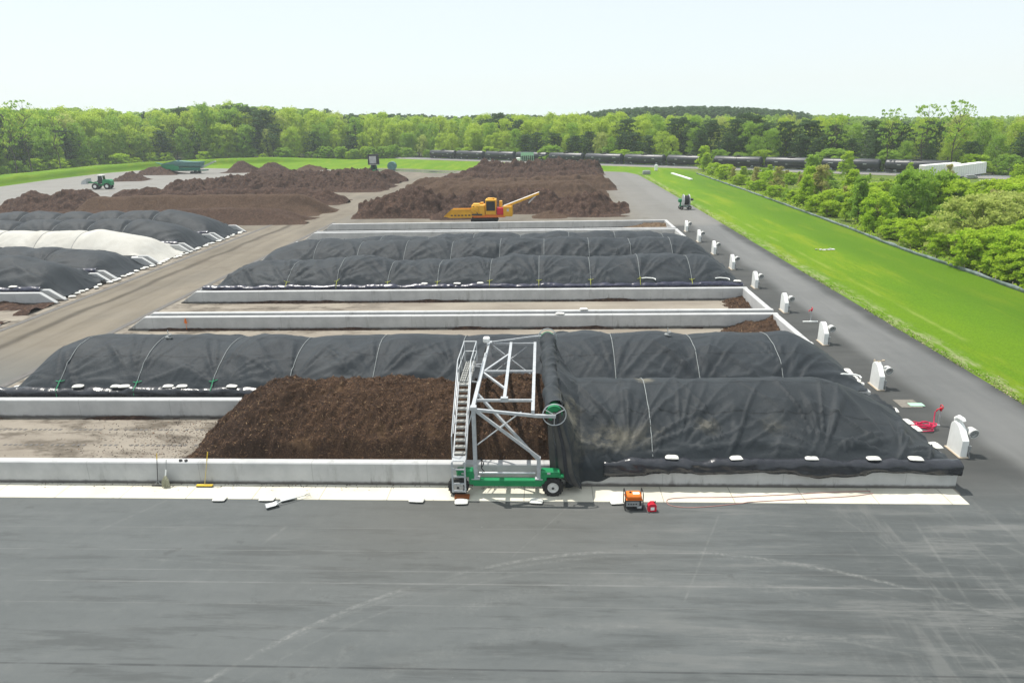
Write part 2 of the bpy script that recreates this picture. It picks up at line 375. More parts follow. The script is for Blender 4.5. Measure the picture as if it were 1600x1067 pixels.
def m_grass(name, c1, c2, c3, sc=.12, dry=.25):
    t = NT(name); x, y, z = t.sep()
    c = t.ramp(t.noise(sc, 6, .62, stretch=(1, .35, 1)), [(.3, c2), (.7, c1)])
    c = t.mix(t.math('MULTIPLY', t.ss(.48, .68, t.noise(.3, 6, .65, stretch=(1.2, .16, 1))), .75), c, c3)  # lengthwise tone streaks, also painting in the shading of gently rolling ground
    c = t.mix(.35, c, t.ramp(t.noise(9, 5, .75), [(.3, tuple(v*.35 for v in c2)), (.7, tuple(min(1, v*1.6) for v in c1))]))
    c = t.mix(t.math('MULTIPLY', t.math('MULTIPLY', t.ss(33, 37.5, t.math('ADD', x, t.math('MULTIPLY', t.noise(.12, 4), 3))), t.ss(215, 190, y)), .45), c, tuple(v*.75 for v in c2))
    e = t.math('ABSOLUTE', t.math('SUBTRACT', x, 26.2)); band = t.ss(1.6, .2, t.math('ADD', e, t.math('MULTIPLY', t.noise(.8, 5), .8)))
    dr = t.math('MULTIPLY', t.math('MULTIPLY', band, t.ss(.44, .6, t.noise(.9, 6, .75, stretch=(1.5, .5, 1)))), t.ss(215, 190, y))
    c = t.mix(t.math('MULTIPLY', dr, .6), c, (.36, .35, .22))
    e2 = t.math('ABSOLUTE', t.math('SUBTRACT', x, 28.6)); s2 = t.math('MULTIPLY', t.ss(.9, .1, t.math('ADD', e2, t.math('MULTIPLY', t.noise(.5, 4), .9))), t.ss(.4, .6, t.noise(.25, 5, stretch=(1, .5, 1))))
    c = t.mix(t.math('MULTIPLY', t.math('MULTIPLY', s2, t.ss(190, 150, y)), .4), c, (.36, .38, .12))
    t.base(c, .9, 0, .15); t.bump(t.noise(16, 5, .8), .7, .12); return t.m
M['grass'] = m_grass('mown_grass', (.128, .228, .003), (.064, .160, .004), (.222, .270, .010))
M['rough'] = m_grass('rough_meadow', (.15, .20, .035), (.08, .14, .02), (.25, .22, .09), .08)
M['forestfloor'] = simple('leaf_litter', (.05, .055, .022), (.03, .04, .012), .3, .95)

def m_tarp(name, c1, c2, rough=.62, sheen=.04, stain=True, seams=True):
    t = NT(name); x, y, z = t.sep()
    c = t.ramp(t.noise(.5, 6, .62), [(.3, c2), (.7, c1)])
    dust = t.ss(.48, .78, t.noise(.28, 6, .62, stretch=(1, 2, 1)))
    c = t.mix(t.math('MULTIPLY', dust, .18 if stain else .15), c, (.12, .125, .125) if c1[0] < .3 else (.55, .5, .42))
    sp = t.ss(.72, .76, t.noise(2.2, 5, .7)); c = t.mix(t.math('MULTIPLY', sp, .4), c, (.34, .33, .30))
    if seams:
        for yc in (-1.9, -.1, 1.7):
            s = t.ss(.045, .015, t.math('ABSOLUTE', t.math('SUBTRACT', t.math('ADD', y, t.math('MULTIPLY', t.noise(.3, 2), .25)), yc)))
            c = t.mix(t.math('MULTIPLY', s, .55), c, tuple(v*.35 for v in c2))
    t.base(c, rough, 0, .16); t.put(t.b.inputs['Sheen Weight'], sheen); t.put(t.b.inputs['Sheen Roughness'], .5)
    t.bump(t.math('ADD', t.noise(7, 6, .6), t.noise(2.6, 4, .5, stretch=(1, .35, 1), rot=(0, 0, .7), dist=1.2)), .32, .06); return t
M['tarp'] = m_tarp('black_membrane', (.030, .037, .043), (.021, .026, .031)).m
def m_tarp_dirty():
    t = m_tarp('soiled_black_membrane', (.030, .036, .041), (.021, .026, .030)); x, y, z = t.sep()
    src = t.b.inputs['Base Color'].links[0].from_socket
    for cx, cy, rx, ry, k in ((-4.6, .35, .5, .45, .8), (-6.2, -3.0, 2.0, .5, .40), (-2.2, -2.6, .6, .4, .25), (.6, -2.5, .6, .4, .2), (5.3, .5, .7, .25, .2), (-8.0, -2.9, .6, 1.2, .5)):
        dx = t.math('DIVIDE', t.math('SUBTRACT', x, cx), rx); dy = t.math('DIVIDE', t.math('SUBTRACT', y, cy), ry)
        d = t.math('SQRT', t.math('ADD', t.math('MULTIPLY', dx, dx), t.math('MULTIPLY', dy, dy)))
        m = t.math('MULTIPLY', t.ss(1.25, .1, t.math('ADD', d, t.math('MULTIPLY', t.math('SUBTRACT', t.noise(1.3, 6, .7), .5), 1.5))), t.ss(.34, .58, t.noise(2.4, 6, .7, stretch=(.6, 1, 1))))
        src = t.mix(t.math('MULTIPLY', m, k*.7), src, (.32, .29, .21))
    t.put(t.b.inputs['Base Color'], src); return t.m
M['tarp_dirty'] = m_tarp_dirty()
M['tarp_white'] = m_tarp('white_membrane', (.50, .49, .45), (.40, .385, .345), .7, .1, True, False).m
M['roll'] = simple('glossy_black_sheet', (.016, .018, .024), (.028, .03, .036), 3, .24, 0, .6, bump=.8, bs=2.6)
M['roll_navy'] = simple('glossy_navy_sheet', (.030, .032, .060), (.020, .022, .042), 3, .3, 0, .6, bump=.5, bs=3)

def m_compost(name, c1, c2, c3, sc=1.2, bs=None, damp=None):
    t = NT(name)
    a = t.noise(sc, 6, .7); b = t.noise(bs or sc*12, 5, .8)
    c = t.ramp(a, [(.32, c2), (.66, c1)]); c = t.mix(.6, c, t.ramp(b, [(.30, tuple(v*.3 for v in c2)), (.5, c2), (.70, c3)]))  # darkest tone in the bump hollows paints shade into gaps between lumps
    if damp is not None:
        x, y, z = t.sep(); w_ = t.noise(.35, 4); k_ = t.ss(damp+2.2, damp-2.6, t.math('ADD', x, t.math('MULTIPLY', t.math('SUBTRACT', w_, .5), 5)))
        c = t.mix(t.math('MULTIPLY', k_, .55), c, (.030, .021, .017)); p_ = t.ss(.56, .70, t.noise(.5, 5, .65)); c = t.mix(t.math('MULTIPLY', p_, .45), c, (.16, .10, .055))
    t.base(c, .95, 0, .1); t.bump(b, .8, .12); return t.m
M['compost'] = m_compost('raw_compost', (.098, .058, .034), (.050, .031, .022), (.18, .11, .065), damp=-3.5)
M['compost_dark'] = m_compost('dark_compost', (.082, .049, .036), (.046, .030, .024), (.20, .125, .085), .5, 2.6)
M['compost_warm'] = m_compost('screened_compost', (.104, .067, .045), (.070, .046, .033), (.15, .10, .066), .35, 3.5)
M['compost_mid'] = m_compost('mid_brown_compost', (.090, .056, .040), (.058, .038, .029), (.14, .09, .06), .35, 3.0)  # brown tone between the dark and the screened compost
M['chip_l'] = simple('pale_wood_chip', (.36, .25, .14), (.24, .15, .08), 8, .9)
M['chip_m'] = simple('brown_wood_chip', (.17, .095, .05), (.11, .06, .035), 8, .9)
M['chip_d'] = simple('dark_bark', (.028, .018, .014), (.02, .014, .012), 8, .9)

def m_leaf(name, a, b, hi, tr=.4, dead=0):
    t = NT(name); oi = t.n('ShaderNodeObjectInfo').outputs['Random']
    c = t.mix(oi, a, b); nz = t.noise(.55, 4, .6); c = t.mix(t.math('MULTIPLY', t.ss(.42, .68, nz), .6), c, hi)
    c = t.mix(.3, c, t.ramp(t.noise(3.5, 3, .7), [(.3, tuple(v*.5 for v in a)), (.7, tuple(min(1, v*1.3) for v in b))]))
    df = t.n('ShaderNodeBsdfDiffuse'); tl = t.n('ShaderNodeBsdfTranslucent'); t.put(df.inputs[0], c)
    t.put(tl.inputs[0], t.mix(.5, c, tuple(min(1, v*1.35) for v in hi)))
    ms = t.n('ShaderNodeMixShader'); ms.inputs[0].default_value = tr
    t.t.links.new(df.outputs[0], ms.inputs[1]); t.t.links.new(tl.outputs[0], ms.inputs[2]); t.t.links.new(ms.outputs[0], t.out.inputs[0])
    return t.m
M['leaf_spring'] = m_leaf('spring_leaves', (.30, .46, .045), (.41, .53, .06), (.49, .58, .10), .54)
M['leaf_mid'] = m_leaf('green_leaves', (.19, .34, .045), (.27, .42, .06), (.34, .48, .08), .5)
M['leaf_pine'] = m_leaf('pine_needles', (.060, .112, .042), (.085, .140, .055), (.11, .165, .07), .28)
M['leaf_bright'] = m_leaf('bright_leaves', (.29, .48, .03), (.38, .52, .045), (.45, .56, .07), .52)
M['leaf_yellow'] = m_leaf('yellow_green_leaves', (.36, .46, .09), (.42, .48, .13), (.50, .54, .19), .5)
M['leaf_buff'] = m_leaf('budding_buff_leaves', (.38, .34, .13), (.36, .37, .12), (.42, .40, .16), .5)
M['bark'] = simple('bark', (.10, .085, .065), (.055, .045, .035), 4, .95)
M['haze_leaf'] = m_leaf('distant_leaves', (.25, .39, .06), (.25, .39, .06), (.33, .43, .09), .45)

HAZE = .0003
for k_ in ('roll', 'roll_navy'):
    for nd_ in M[k_].node_tree.nodes:
        if nd_.type == 'BUMP': nd_.inputs['Distance'].default_value = .05
# ------------------------------------------------------------------ world, sun, view
SUN = Vector((-1.4, 1.0, 4.0)).normalized()
EL = math.asin(SUN.z); AZ = atan2(SUN.x, SUN.y)
w = bpy.data.worlds.new('World'); scene.world = w; w.use_nodes = True; nt = w.node_tree
sky = nt.nodes.new('ShaderNodeTexSky'); sky.sky_type = 'NISHITA'; sky.sun_disc = False
sky.sun_elevation = EL; sky.sun_rotation = AZ % (2*pi); sky.air_density = 1.0; sky.dust_density = 1.0; sky.ozone_density = 1.0; sky.altitude = 50
tc = nt.nodes.new('ShaderNodeTexCoord'); sx_ = nt.nodes.new('ShaderNodeSeparateXYZ'); mx = nt.nodes.new('ShaderNodeMath'); mx.operation = 'MAXIMUM'; mx.inputs[1].default_value = .04
cx_ = nt.nodes.new('ShaderNodeCombineXYZ'); nt.links.new(tc.outputs['Generated'], sx_.inputs[0]); nt.links.new(sx_.outputs[2], mx.inputs[0])
nt.links.new(sx_.outputs[0], cx_.inputs[0]); nt.links.new(sx_.outputs[1], cx_.inputs[1]); nt.links.new(mx.outputs[0], cx_.inputs[2]); nt.links.new(cx_.outputs[0], sky.inputs[0])
hs = nt.nodes.new('ShaderNodeMix'); hs.data_type = 'RGBA'; hs.inputs[0].default_value = .80; hs.inputs[7].default_value = (5.45, 5.85, 5.95, 1)   # bright spring haze veiling the blue
bg = nt.nodes['Background']; bg.inputs[1].default_value = .15
nt.links.new(sky.outputs[0], hs.inputs[6]); nt.links.new(hs.outputs[2], bg.inputs[0])
sl = bpy.data.lights.new('sun', 'SUN'); sl.energy = 4.7; sl.angle = radians(.5); sl.color = (1, .955, .88)
so = bpy.data.objects.new('sun', sl); COL.objects.link(so); so.rotation_euler = SUN.to_track_quat('Z', 'Y').to_euler(); so.location = SUN*300
scene.view_settings.view_transform = 'Standard'; scene.view_settings.look = 'None'; scene.view_settings.exposure = 0.2; scene.view_settings.gamma = 1
scene.cycles.max_bounces = 6; scene.cycles.diffuse_bounces = 3; scene.cycles.transparent_max_bounces = 6; scene.cycles.sample_clamp_indirect = 8

# ------------------------------------------------------------------ ground sheets
def terrain(x, y):
    x = np.asarray(x, float); y = np.asarray(y, float)
    hill = 9*np.exp(-(((x-70)/150)**2+((y-560)/120)**2))
    d = np.hypot(x, y)
    return -.10 + hill*sst(330, 420, y) - .045*np.clip(d-680, 0, None)
def sheet_grid(name, xs, ys, zf, mat):
    X, Y = np.meshgrid(xs, ys); o = grid_obj(name, X, Y, zf(X, Y), mat); o['kind'] = 'structure'; return o
sheet_grid('ground', np.concatenate([np.linspace(-2600, -420, 12), np.linspace(-400, 420, 42), np.linspace(440, 2600, 12)]),
           np.concatenate([np.linspace(-300, 250, 8), np.linspace(280, 900, 32), np.linspace(1000, 4200, 10)]), terrain, M['rough'])
def poly_sheet(name, pts, z, mat, h=.0):
    me = bpy.data.meshes.new(name); n = len(pts)
    me.from_pydata([(x, y, z) for x, y in pts], [], [tuple(range(n))])
    if me.polygons[0].normal.z < 0: me.flip_normals()
    me.materials.append(mat); return tag(link(name, me), kind='structure')
lawn = [(41.5, -40), (41, 60), (41, 130), (42, 195), (38, 224), (-44, 283), (-60, 303), (-101, 303), (-157, 287), (-182, 232), (-240, 100), (-240, -40)]
poly_sheet('lawn', lawn, -.05, M['grass'])
far_edge = [G(*p) for p in ((925, 267.5), (860, 268), (770, 267.5), (700, 266.5), (640, 264), (590, 263), (540, 264.5), (470, 266), (400, 264.5), (320, 263))]
yard = [(25.3, -40), (25.35, 60), (25.3, 120), (25.0, 170), (24.6, 195), (22.5, 205), (17.5, 209)]+far_edge+[(-138, 262), (-149, 235), (-150, 200), (-147, 185), (-150, 120), (-160, -40)]
poly_sheet('yard', yard, 0, M['asphalt'])
def puddle(pxs):
    return [G(*p) for p in pxs]
t = NT('shallow_water'); t.base((.20, .20, .19), .12, 0, .6); t.bump(t.noise(3, 3), .04, .02); M['water'] = t.m
poly_sheet('puddle', puddle([(545, 266), (575, 263.5), (620, 264.5), (665, 265.5), (700, 268), (660, 269.5), (615, 268), (570, 268.5)]), .004, M['water'])
poly_sheet('puddle', puddle([(657, 270.5), (675, 268.2), (715, 268.2), (712, 270), (690, 271.3)]), .004, M['water'])
# shallow grass berm at the left edge of the yard
bl = [(-158, 60), (-153, 120), (-150, 160), (-148, 186), (-150, 212), (-149, 240), (-144, 262), (-128, 276), (-105, 284), (-80, 288)]
def berm():
    pts = []
    for i in range(len(bl)-1):
        for k in range(8):
            f = k/8; pts.append((bl[i][0]*(1-f)+bl[i+1][0]*f, bl[i][1]*(1-f)+bl[i+1][1]*f))
    pts.append(bl[-1]); P = np.array(pts); T = np.gradient(P, axis=0); T /= np.linalg.norm(T, axis=1)[:, None]
    N = np.stack([-T[:, 1], T[:, 0]], 1)       # to the left = outward
    prof = [(-1.0, -.08), (-.1, .05), (.5, .95), (1.2, 1.85), (2.2, 2.1), (8, 1.9), (14, 1.6), (22, .8), (30, -.08)]
    X = np.array([P[:, 0]+N[:, 0]*d for d, h in prof]); Y = np.array([P[:, 1]+N[:, 1]*d for d, h in prof])
    fade = np.clip(np.minimum(np.arange(len(P)), np.arange(len(P))[::-1])/10, 0, 1)
    Z = np.array([(h+.08)*fade-.08+.25*vn(X[i]*.15, Y[i]*.15, 5)*(h > .3)*fade for i, (d, h) in enumerate(prof)])
    o = grid_obj('grass_berm', X, Y, Z, M['grass']); o.data.flip_normals() if o.data.polygons[0].normal.z < 0 else None; o['kind'] = 'structure'
berm()
floor_pts = [(-44, 296), (-60, 305), (-101, 305), (-160, 290), (-186, 232), (-240, 120), (-500, 120), (-500, 700), (600, 700), (600, 120), (150, 140), (100, 185)]
poly_sheet('forest_floor', floor_pts, -.03, M['forestfloor'])

# ------------------------------------------------------------------ apron, bay floors, edge strips
PITCH = 8.28; F0 = 26.9; WH = 1.05; WT = .42; XL = -32.2; XR = 16.9; LX = -43.5; LXF = -96.0
def bay(k): return F0+PITCH*(k-1)         # outer face of the front wall of bay k
b = MB(); b.box((-8.5, (25.64+26.9)/2, -.02), (50.6, 26.9-25.64, .10), bev=.015); tag(b.build('apron', M['apron']), kind='structure')
for k in range(1, 10):
    poly_sheet('bay_floor', [(XL-.6, bay(k)-.45), (XR, bay(k)-.45), (XR, bay(k)+7.7), (XL-.6, bay(k)+7.7)], .006, M['floor'])
    if k > 2: poly_sheet('bay_floor', [(LXF, bay(k)-.45), (LX+.6, bay(k)-.45), (LX+.6, bay(k)+7.7), (LXF, bay(k)+7.7)], .006, M['floor'])
b = MB(); b.box((XL-1.0, 68, -.02), (.5, 83, .09), bev=.01); tag(b.build('kerb_strip', M['concrete']), kind='structure')
b = MB(); b.box((LX+1.0, 80, -.02), (.5, 60, .09), bev=.01); tag(b.build('kerb_strip', M['concrete']), kind='structure')
# aeration trench covers in the first bay: pale dotted lines
b = MB()
for yy in (28.9, 30.7, 32.5):
    for i in range(60):
        if random.random() < .72: b.box((-31+i*.27, yy, .012), (.14, .16, .012))
tag(b.build('trench_cover_line', M['concrete']), kind='structure')

# ------------------------------------------------------------------ concrete walls
ORD = ['nearest', 'second', 'third', 'fourth', 'fifth', 'sixth', 'seventh', 'eighth', 'ninth']
def wall_mesh(name, x0, x1, y0, sl, sr, h=WH):
    """wall along x, outer face y0, thickness WT, sloping ends sl (left run), sr (right run)"""
    n = 34; b = MB(); bev = .045
    top = []
    if sl: top += [(x0, .06), (x0+sl, h)]
    else: top += [(x0, 0), (x0, h)]
    if sr: top += [(x1-sr, h), (x1, .06)]
    else: top += [(x1, h), (x1, 0)]
    poly = ([(x0, 0)] if sl else [])+top+([(x1, 0)] if sr else [])
    # section with bullnose: build as stacked strips across y
    ys = [(0, bev), (bev, 0), (WT-bev, 0), (WT, bev)]
    vs = []; m = len(poly)
    for dy, dz in ys:
        for (x, z) in poly: vs.append((x, y0+dy, z-dz if z > .2 else z))
    fs = []
    for i in range(3):
        for j in range(m):
            fs.append((i*m+j, i*m+(j+1) % m, (i+1)*m+(j+1) % m, (i+1)*m+j))
    fs += [tuple(range(m))[::-1], tuple(3*m+j for j in range(m))]
    b.add(vs, [f[::-1] for f in fs]); return b
def add_wall(x0, x1, y0, sl, sr, label):
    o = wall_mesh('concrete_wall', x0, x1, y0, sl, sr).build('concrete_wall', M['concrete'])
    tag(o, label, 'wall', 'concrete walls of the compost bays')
STATE = {1: 'bay with the bare brown heap', 2: 'covered bay just behind the bare heap', 3: 'nearer empty bay', 4: 'farther empty bay', 5: 'first covered bay beyond the empty bays',
         6: 'second covered bay beyond the empty bays', 7: 'low covered bay behind two big covers', 8: 'last bay but one by the yellow machine', 9: 'last bay, next to the yellow machine'}
for k in range(1, 10):
    add_wall(XL, XR, bay(k), 1.45, 0, 'concrete wall on the near side of the '+STATE[k])
    add_wall(XL, XR, bay(k)+7.1, 1.45, 0, 'concrete wall on the far side of the '+STATE[k])
    b = MB(); b.box((XR-.21, bay(k)+(WT+7.1)/2, WH/2-.004), (.40, 7.1-WT-.004, WH-.008), bev=.045)
    tag(b.build('concrete_end_wall', M['concrete']), 'end wall at the right end of the '+STATE[k], 'wall', 'concrete walls of the compost bays')
LST = {4: 'empty left-hand bay across the haul road', 5: 'nearest covered bay left of the haul road', 6: 'black covered bay before the white cover', 7: 'bay under the white cover',
       8: 'black covered bay behind the white cover', 9: 'farthest covered bay left of the haul road'}
for k in range(4, 10):
    add_wall(LXF, LX, bay(k), 0, 1.45, 'sloped-end wall on the near side of the '+LST[k])
    if k > 3: add_wall(LXF, LX, bay(k)+7.1, 0, 1.45, 'sloped-end wall on the far side of the '+LST[k])
add_wall(LXF, LX, bay(3)+7.1, 0, 1.45, 'sloped wall end cut by the left picture edge, nearest on the haul road')

# ------------------------------------------------------------------ heap covers
def ef_(s): return 1-sst(.88, 1, np.abs(s))
class HF:
    """height field with bilinear sampling"""
    def __init__(s, xs, ys, Z): s.xs = xs; s.ys = ys; s.Z = Z
    def __call__(s, x, y):
        i = np.clip((x-s.xs[0])/(s.xs[1]-s.xs[0]), 0, len(s.xs)-1.001); j = np.clip((y-s.ys[0])/(s.ys[1]-s.ys[0]), 0, len(s.ys)-1.001)
        a = int(i); c = int(j); fx = i-a; fy = j-c; Z = s.Z
        return float((Z[c, a]*(1-fx)+Z[c, a+1]*fx)*(1-fy)+(Z[c+1, a]*(1-fx)+Z[c+1, a+1]*fx)*fy)
def folds(X, Y, ties, amp, seed, rad=2.4, n=7.):
    out = np.zeros_like(X)
    for i, (tx, ty, k) in enumerate(ties):
        dx = X-tx; dy = Y-ty; r = np.hypot(dx, dy*1.0)+1e-6; an = np.arctan2(dy, dx)
        f = ridge(an*n*.75+seed*3.1+i*5.7, r*.12, seed+i, 4)
        out += k*f*np.exp(-(r/rad)**1.5)*sst(0, 1.3, r)
    return out*amp
def cover(label, X0, X1, f, hc, lrun, rrun, zl, zr, step, seed, straps, mat, cat_group, wr=1., pillow=.10, ties=None, zfront=1.12, strapmat='strapw', endmat='strapg', hump=.18, crestfn=None, strap_group=True, rollmat='roll', roll=None, slope=1.9, strap_lo=.12, dp=1.95):
    y0 = f-.02; y1 = f+7.1+WT+.02; yc = (y0+y1)/2; half = (y1-y0)/2
    xs = np.linspace(X0, X1, int((X1-X0)/step)+2); ys = np.linspace(y0, y1, int((y1-y0)/step)+2)
    X, Y = np.meshgrid(xs, ys); s = (Y-yc)/half
    wob = .5*vn(X*.5, X*0+3, seed)+.25*vn(X*1.3, X*0+9, seed+1)
    eL = 1-(1-np.clip((X-X0)/lrun, 0, 1))**slope if lrun else np.ones_like(X)
    eR = 1-(1-np.clip((X1-X)/rrun, 0, 1))**slope if rrun else np.ones_like(X)
    base = np.full_like(X, zfront)
    if zl < 1: base = zl+(base-zl)*sst(X0+.2, X0+2.3, X)
    if zr < 1: base = zr+(base-zr)*sst(X1-.2, X1-2.3, X)
    # inside the open ends the sheet drops to the floor between the walls
    inner = sst(1.0, .82, np.abs(s))
    if zl < 1: base = base*(1-inner*sst(X0+3.4, X0, X))+ .10*inner*sst(X0+3.4, X0, X)
    if zr < 1: base = base*(1-inner*sst(X1-3.4, X1, X))+ .10*inner*sst(X1-3.4, X1, X)
    cr = hc+hump*fbm(X*.22, X*0+1.7, seed+4, 3)
    if crestfn is not None: cr = cr+crestfn(X)
    dome = 1-np.abs(s)**dp
    Z = base+(cr-base)*dome*eL*eR
    low = sst(.15, .75, np.abs(s))
    for sx in straps:
        d = X-sx; Z -= pillow*dome**.5*np.exp(-(d/.28)**2); Z += pillow*.9*dome*eL*eR*np.exp(-((np.abs(d)-1.6)/1.1)**2)
    # soft sagging folds, sharper towards the lower edge and the ends
    u = X+.75*(Y-yc)*np.sign(s)+.6*vn(X*.4, Y*.4, seed+7); v = X-.9*(Y-yc)*np.sign(s)
    f1 = ridge(u*.85, Y*.22+3, seed+11, 5); f2 = ridge(v*.7+2, Y*.2, seed+13, 5)
    m1 = sst(-.1, .5, vn(X*.25, Y*.3, seed+17)); m2 = sst(-.1, .5, vn(X*.27+9, Y*.3, seed+19))
    endw = 1-np.minimum(eL, eR)
    wt = (.25+.75*low)*(1-sst(.93, 1, np.abs(s)))
    Z += wr*wt*(.21*f1*m1+.20*f2*m2)
    Z += wr*endw*ef_(s)*.16*(ridge(Y*.9+X*.25, X*.1, seed+23, 3)-.3)
    tl = ties if ties is not None else [(sx+random.uniform(-.2, .2), y0+.25, random.uniform(.7, 1.2)) for sx in straps]
    ef = (1-sst(.88, .99, np.abs(s)))*sst(X1, X1-1.2, X)*(sst(X0, X0+1.2, X) if lrun else 1)
    Z += wr*folds(X, Y, tl, .25, seed, 3.0)*ef
    f3 = ridge(X*2.6+(Y-yc)*1.9*np.sign(vn(X*.3, Y*0, seed+33)), Y*.5, seed+31, 4); f4 = ridge(X*.5+2, Y*2.3+X*.5, seed+35, 4)
    Z += wr*(.085*f3*low*sst(-.1, .4, vn(X*.45, Y*.4, seed+37))+.03*f4*sst(.1, .5, vn(X*.4+5, Y*.5, seed+39)))*(1-sst(.95, 1, np.abs(s)))
    Z += wr*.022*fbm(X*1.6, Y*1.6, seed+29, 3)*(.3+.7*low)
    Z = np.maximum(Z, .03)
    xc = (X0+X1)/2
    root = empty('heap_cover', (xc, yc, 0), 0, label, 'tarpaulin', cat_group)
    grid_obj('sheet', X, Y, Z, M[mat], root, (xc, yc, 0))
    hf = HF(xs, ys, Z)
    for sx in straps:
        pts = []; 
        for q in np.linspace(y0+.15, y1-.5, 26): pts.append((sx-xc, q-yc, hf(sx, q)+.03))
        b = MB(); b.tube(pts, .019, 5); b.build('strap', M[strapmat], root, smooth=True)
        pts = [(sx-xc, y0+.42-yc, hf(sx, y0+.42)+.06), (sx-xc, y0+.3-yc, hf(sx, y0+.3)+.08), (sx-xc, y0-.12-yc, zfront+.08), (sx-xc, y0-.16-yc, .75)]
        b = MB(); b.tube(pts, .024, 5); b.tube([(sx-.22-xc, y0+.35-yc, hf(sx-.22, y0+.35)+.05), (sx-xc, y0+.3-yc, hf(sx, y0+.3)+.09), (sx+.25-xc, y0+.4-yc, hf(sx+.25, y0+.4)+.05)], .022, 5)
        b.build('tie_rope', M[endmat], root, smooth=True)
    if roll: edge_roll(root, (xc, yc, 0), roll[0], roll[1], y0, zfront, roll[2], seed, rollmat, roll[3] if len(roll) > 3 else 0)
    return root, hf
def edge_roll(root, org, x0, x1, y, z, drop, seed, mat, taper=0):
    """rolled plastic edge lying on the wall top and hanging over its outer face"""
    n = int((x1-x0)/.10)+2; xs = np.linspace(x0, x1, n)
    prof = [(.42, .02), (.34, .10), (.20, .16), (.06, .13), (-.05, .05), (-.09, -.06), (-.10, -.35), (-.09, -.7), (-.075, -1.)]
    X = np.array([xs]*len(prof)); 
    th = 1+.28*vn(xs*1.4, xs*0, seed+2)+.18*vn(xs*4, xs*0+2, seed+3)
    hem = drop*(1+.35*vn(xs*.35, xs*0+4, seed+5)+.15*vn(xs*1.7, xs*0+8, seed+6))
    tp_ = .25+.75*sst(x0, x0+taper, xs) if taper else np.ones(n)
    th = th*tp_; Y = np.zeros_like(X); Z = np.zeros_like(X)
    for i, (a, c) in enumerate(prof):
        cr = .06*ridge(xs*2.6+c*2.5*np.sign(vn(xs*.4, xs*0, seed)), xs*0+i*.15, seed+7, 2)+.09*ridge(xs*1.1-c*3, xs*0+i*.3, seed+8, 4)
        Y[i] = y+a*(1 if a > 0 else th)-(cr if c < .1 else 0)-.02
        Z[i] = z+(c*th if c > -.06 else c*hem) + (.05*vn(xs*.8, xs*0+1, seed+9) if c > 0 else 0)
    o = grid_obj('edge_roll', X, Y, Z, M[mat], root, org)
    md = o.modifiers.new('thickness', 'SOLIDIFY'); md.thickness = .012
CG = 'black covers over the compost heaps'
def strapline(a, b_, n, j=.25): return [a+(b_-a)*i/(n-1)+random.uniform(-j, j) for i in range(n)]
# second bay, full length
s2 = [G(*p, 1.1)[0] for p in ((88, 612), (209, 612), (329, 612), (448, 612), (584, 606), (718, 606), (962, 606), (1093, 606), (1222, 606))]
c2, h2 = cover('long black tarpaulin on the heap right behind the bare brown pile', -31.5, 16.75, bay(2), 2.93, 5.5, 3.6, .1, 1.1, .10, 21, s2, 'tarp', CG, wr=.95, pillow=.06, roll=(-31.0, -12.0, .42), rollmat='roll')
s5 = [G(*p, 1.1)[0] for p in ((452, 446), (529, 446), (607, 446), (684, 446), (765, 446), (842, 446), (923, 446), (1001, 446), (1083, 446))]
c5, h5 = cover('black tarpaulin with pale straps, first one beyond the two empty bays', -31.2, 16.75, bay(5), 2.78, 6.0, 3.2, .1, 1.1, .13, 33, s5, 'tarp', CG, wr=1.25, pillow=.09, hump=.28, endmat='strapy', roll=(-30.6, 16.8, .16), rollmat='roll_navy')
s6 = [G(*p, 2.0)[0] for p in ((500, 397), (565, 397), (636, 397), (707, 397), (782, 397), (850, 397), (920, 397), (985, 397), (1050, 397))]
c6, h6 = cover('black tarpaulin on the long heap second beyond the empty bays', -31.0, 16.75, bay(6), 3.1, 6.5, 3.2, .1, 1.1, .15, 47, s6, 'tarp', CG, wr=1.2, pillow=.09, hump=.26, roll=(-30.4, 16.8, .16), rollmat='roll_navy')
c7, h7 = cover('low slack black tarpaulin, farthest cover of the right-hand block', -30.0, 16.75, bay(7), 2.35, 7, 3.2, .1, 1.1, .17, 59, strapline(-24, 13, 8), 'tarp', CG, wr=1.0, pillow=.12, hump=.35, roll=(-29.0, 16.8, .14), rollmat='roll_navy', crestfn=lambda X: .35*sst(-18, 5, X)-.2)
# left block
cL5, hL5 = cover('black tarpaulin nearest on the left of the haul road', -95.5, -44.1, bay(5), 3.45, 0, 6.5, 1.1, .1, .16, 61, strapline(-90, -52, 7), 'tarp', CG, wr=1.3, pillow=.14, hump=.3, strapmat='tank', endmat='strapy', roll=(-95, -45.6, .18), rollmat='roll_navy')
cL6, hL6 = cover('black tarpaulin between the white cover and the nearest left-hand cover', -95.5, -44.1, bay(6), 2.6, 0, 7.5, 1.1, .1, .17, 67, strapline(-90, -52, 7), 'tarp', CG, wr=1.2, pillow=.14, hump=.3, strapmat='tank', endmat='strapy', roll=(-95, -45.6, .18), rollmat='roll_navy')
cL7, hL7 = cover('white tarpaulin over a long heap between black ones', -95.5, -44.1, bay(7), 3.3, 0, 8.5, 1.1, .1, .17, 71, strapline(-92, -54, 9), 'tarp_white', None, wr=.7, pillow=.10, hump=.22, strapmat='grey', endmat='strapy')
cL8, hL8 = cover('black quilted tarpaulin right behind the white cover', -95.5, -44.1, bay(8), 3.35, 0, 7.5, 1.1, .1, .18, 73, strapline(-92, -53, 9), 'tarp', CG, wr=.8, pillow=.26, hump=.15, endmat='strapy', roll=(-95, -45.6, .18), rollmat='roll_navy')
cL9, hL9 = cover('black quilted tarpaulin farthest on the left, by the smooth brown windrow', -95.5, -44.1, bay(9), 3.5, 0, 8.5, 1.1, .1, .19, 79, strapline(-92, -54, 9), 'tarp', CG, wr=.8, pillow=.26, hump=.15, endmat='strapy', roll=(-95, -45.6, .18), rollmat='roll_navy')
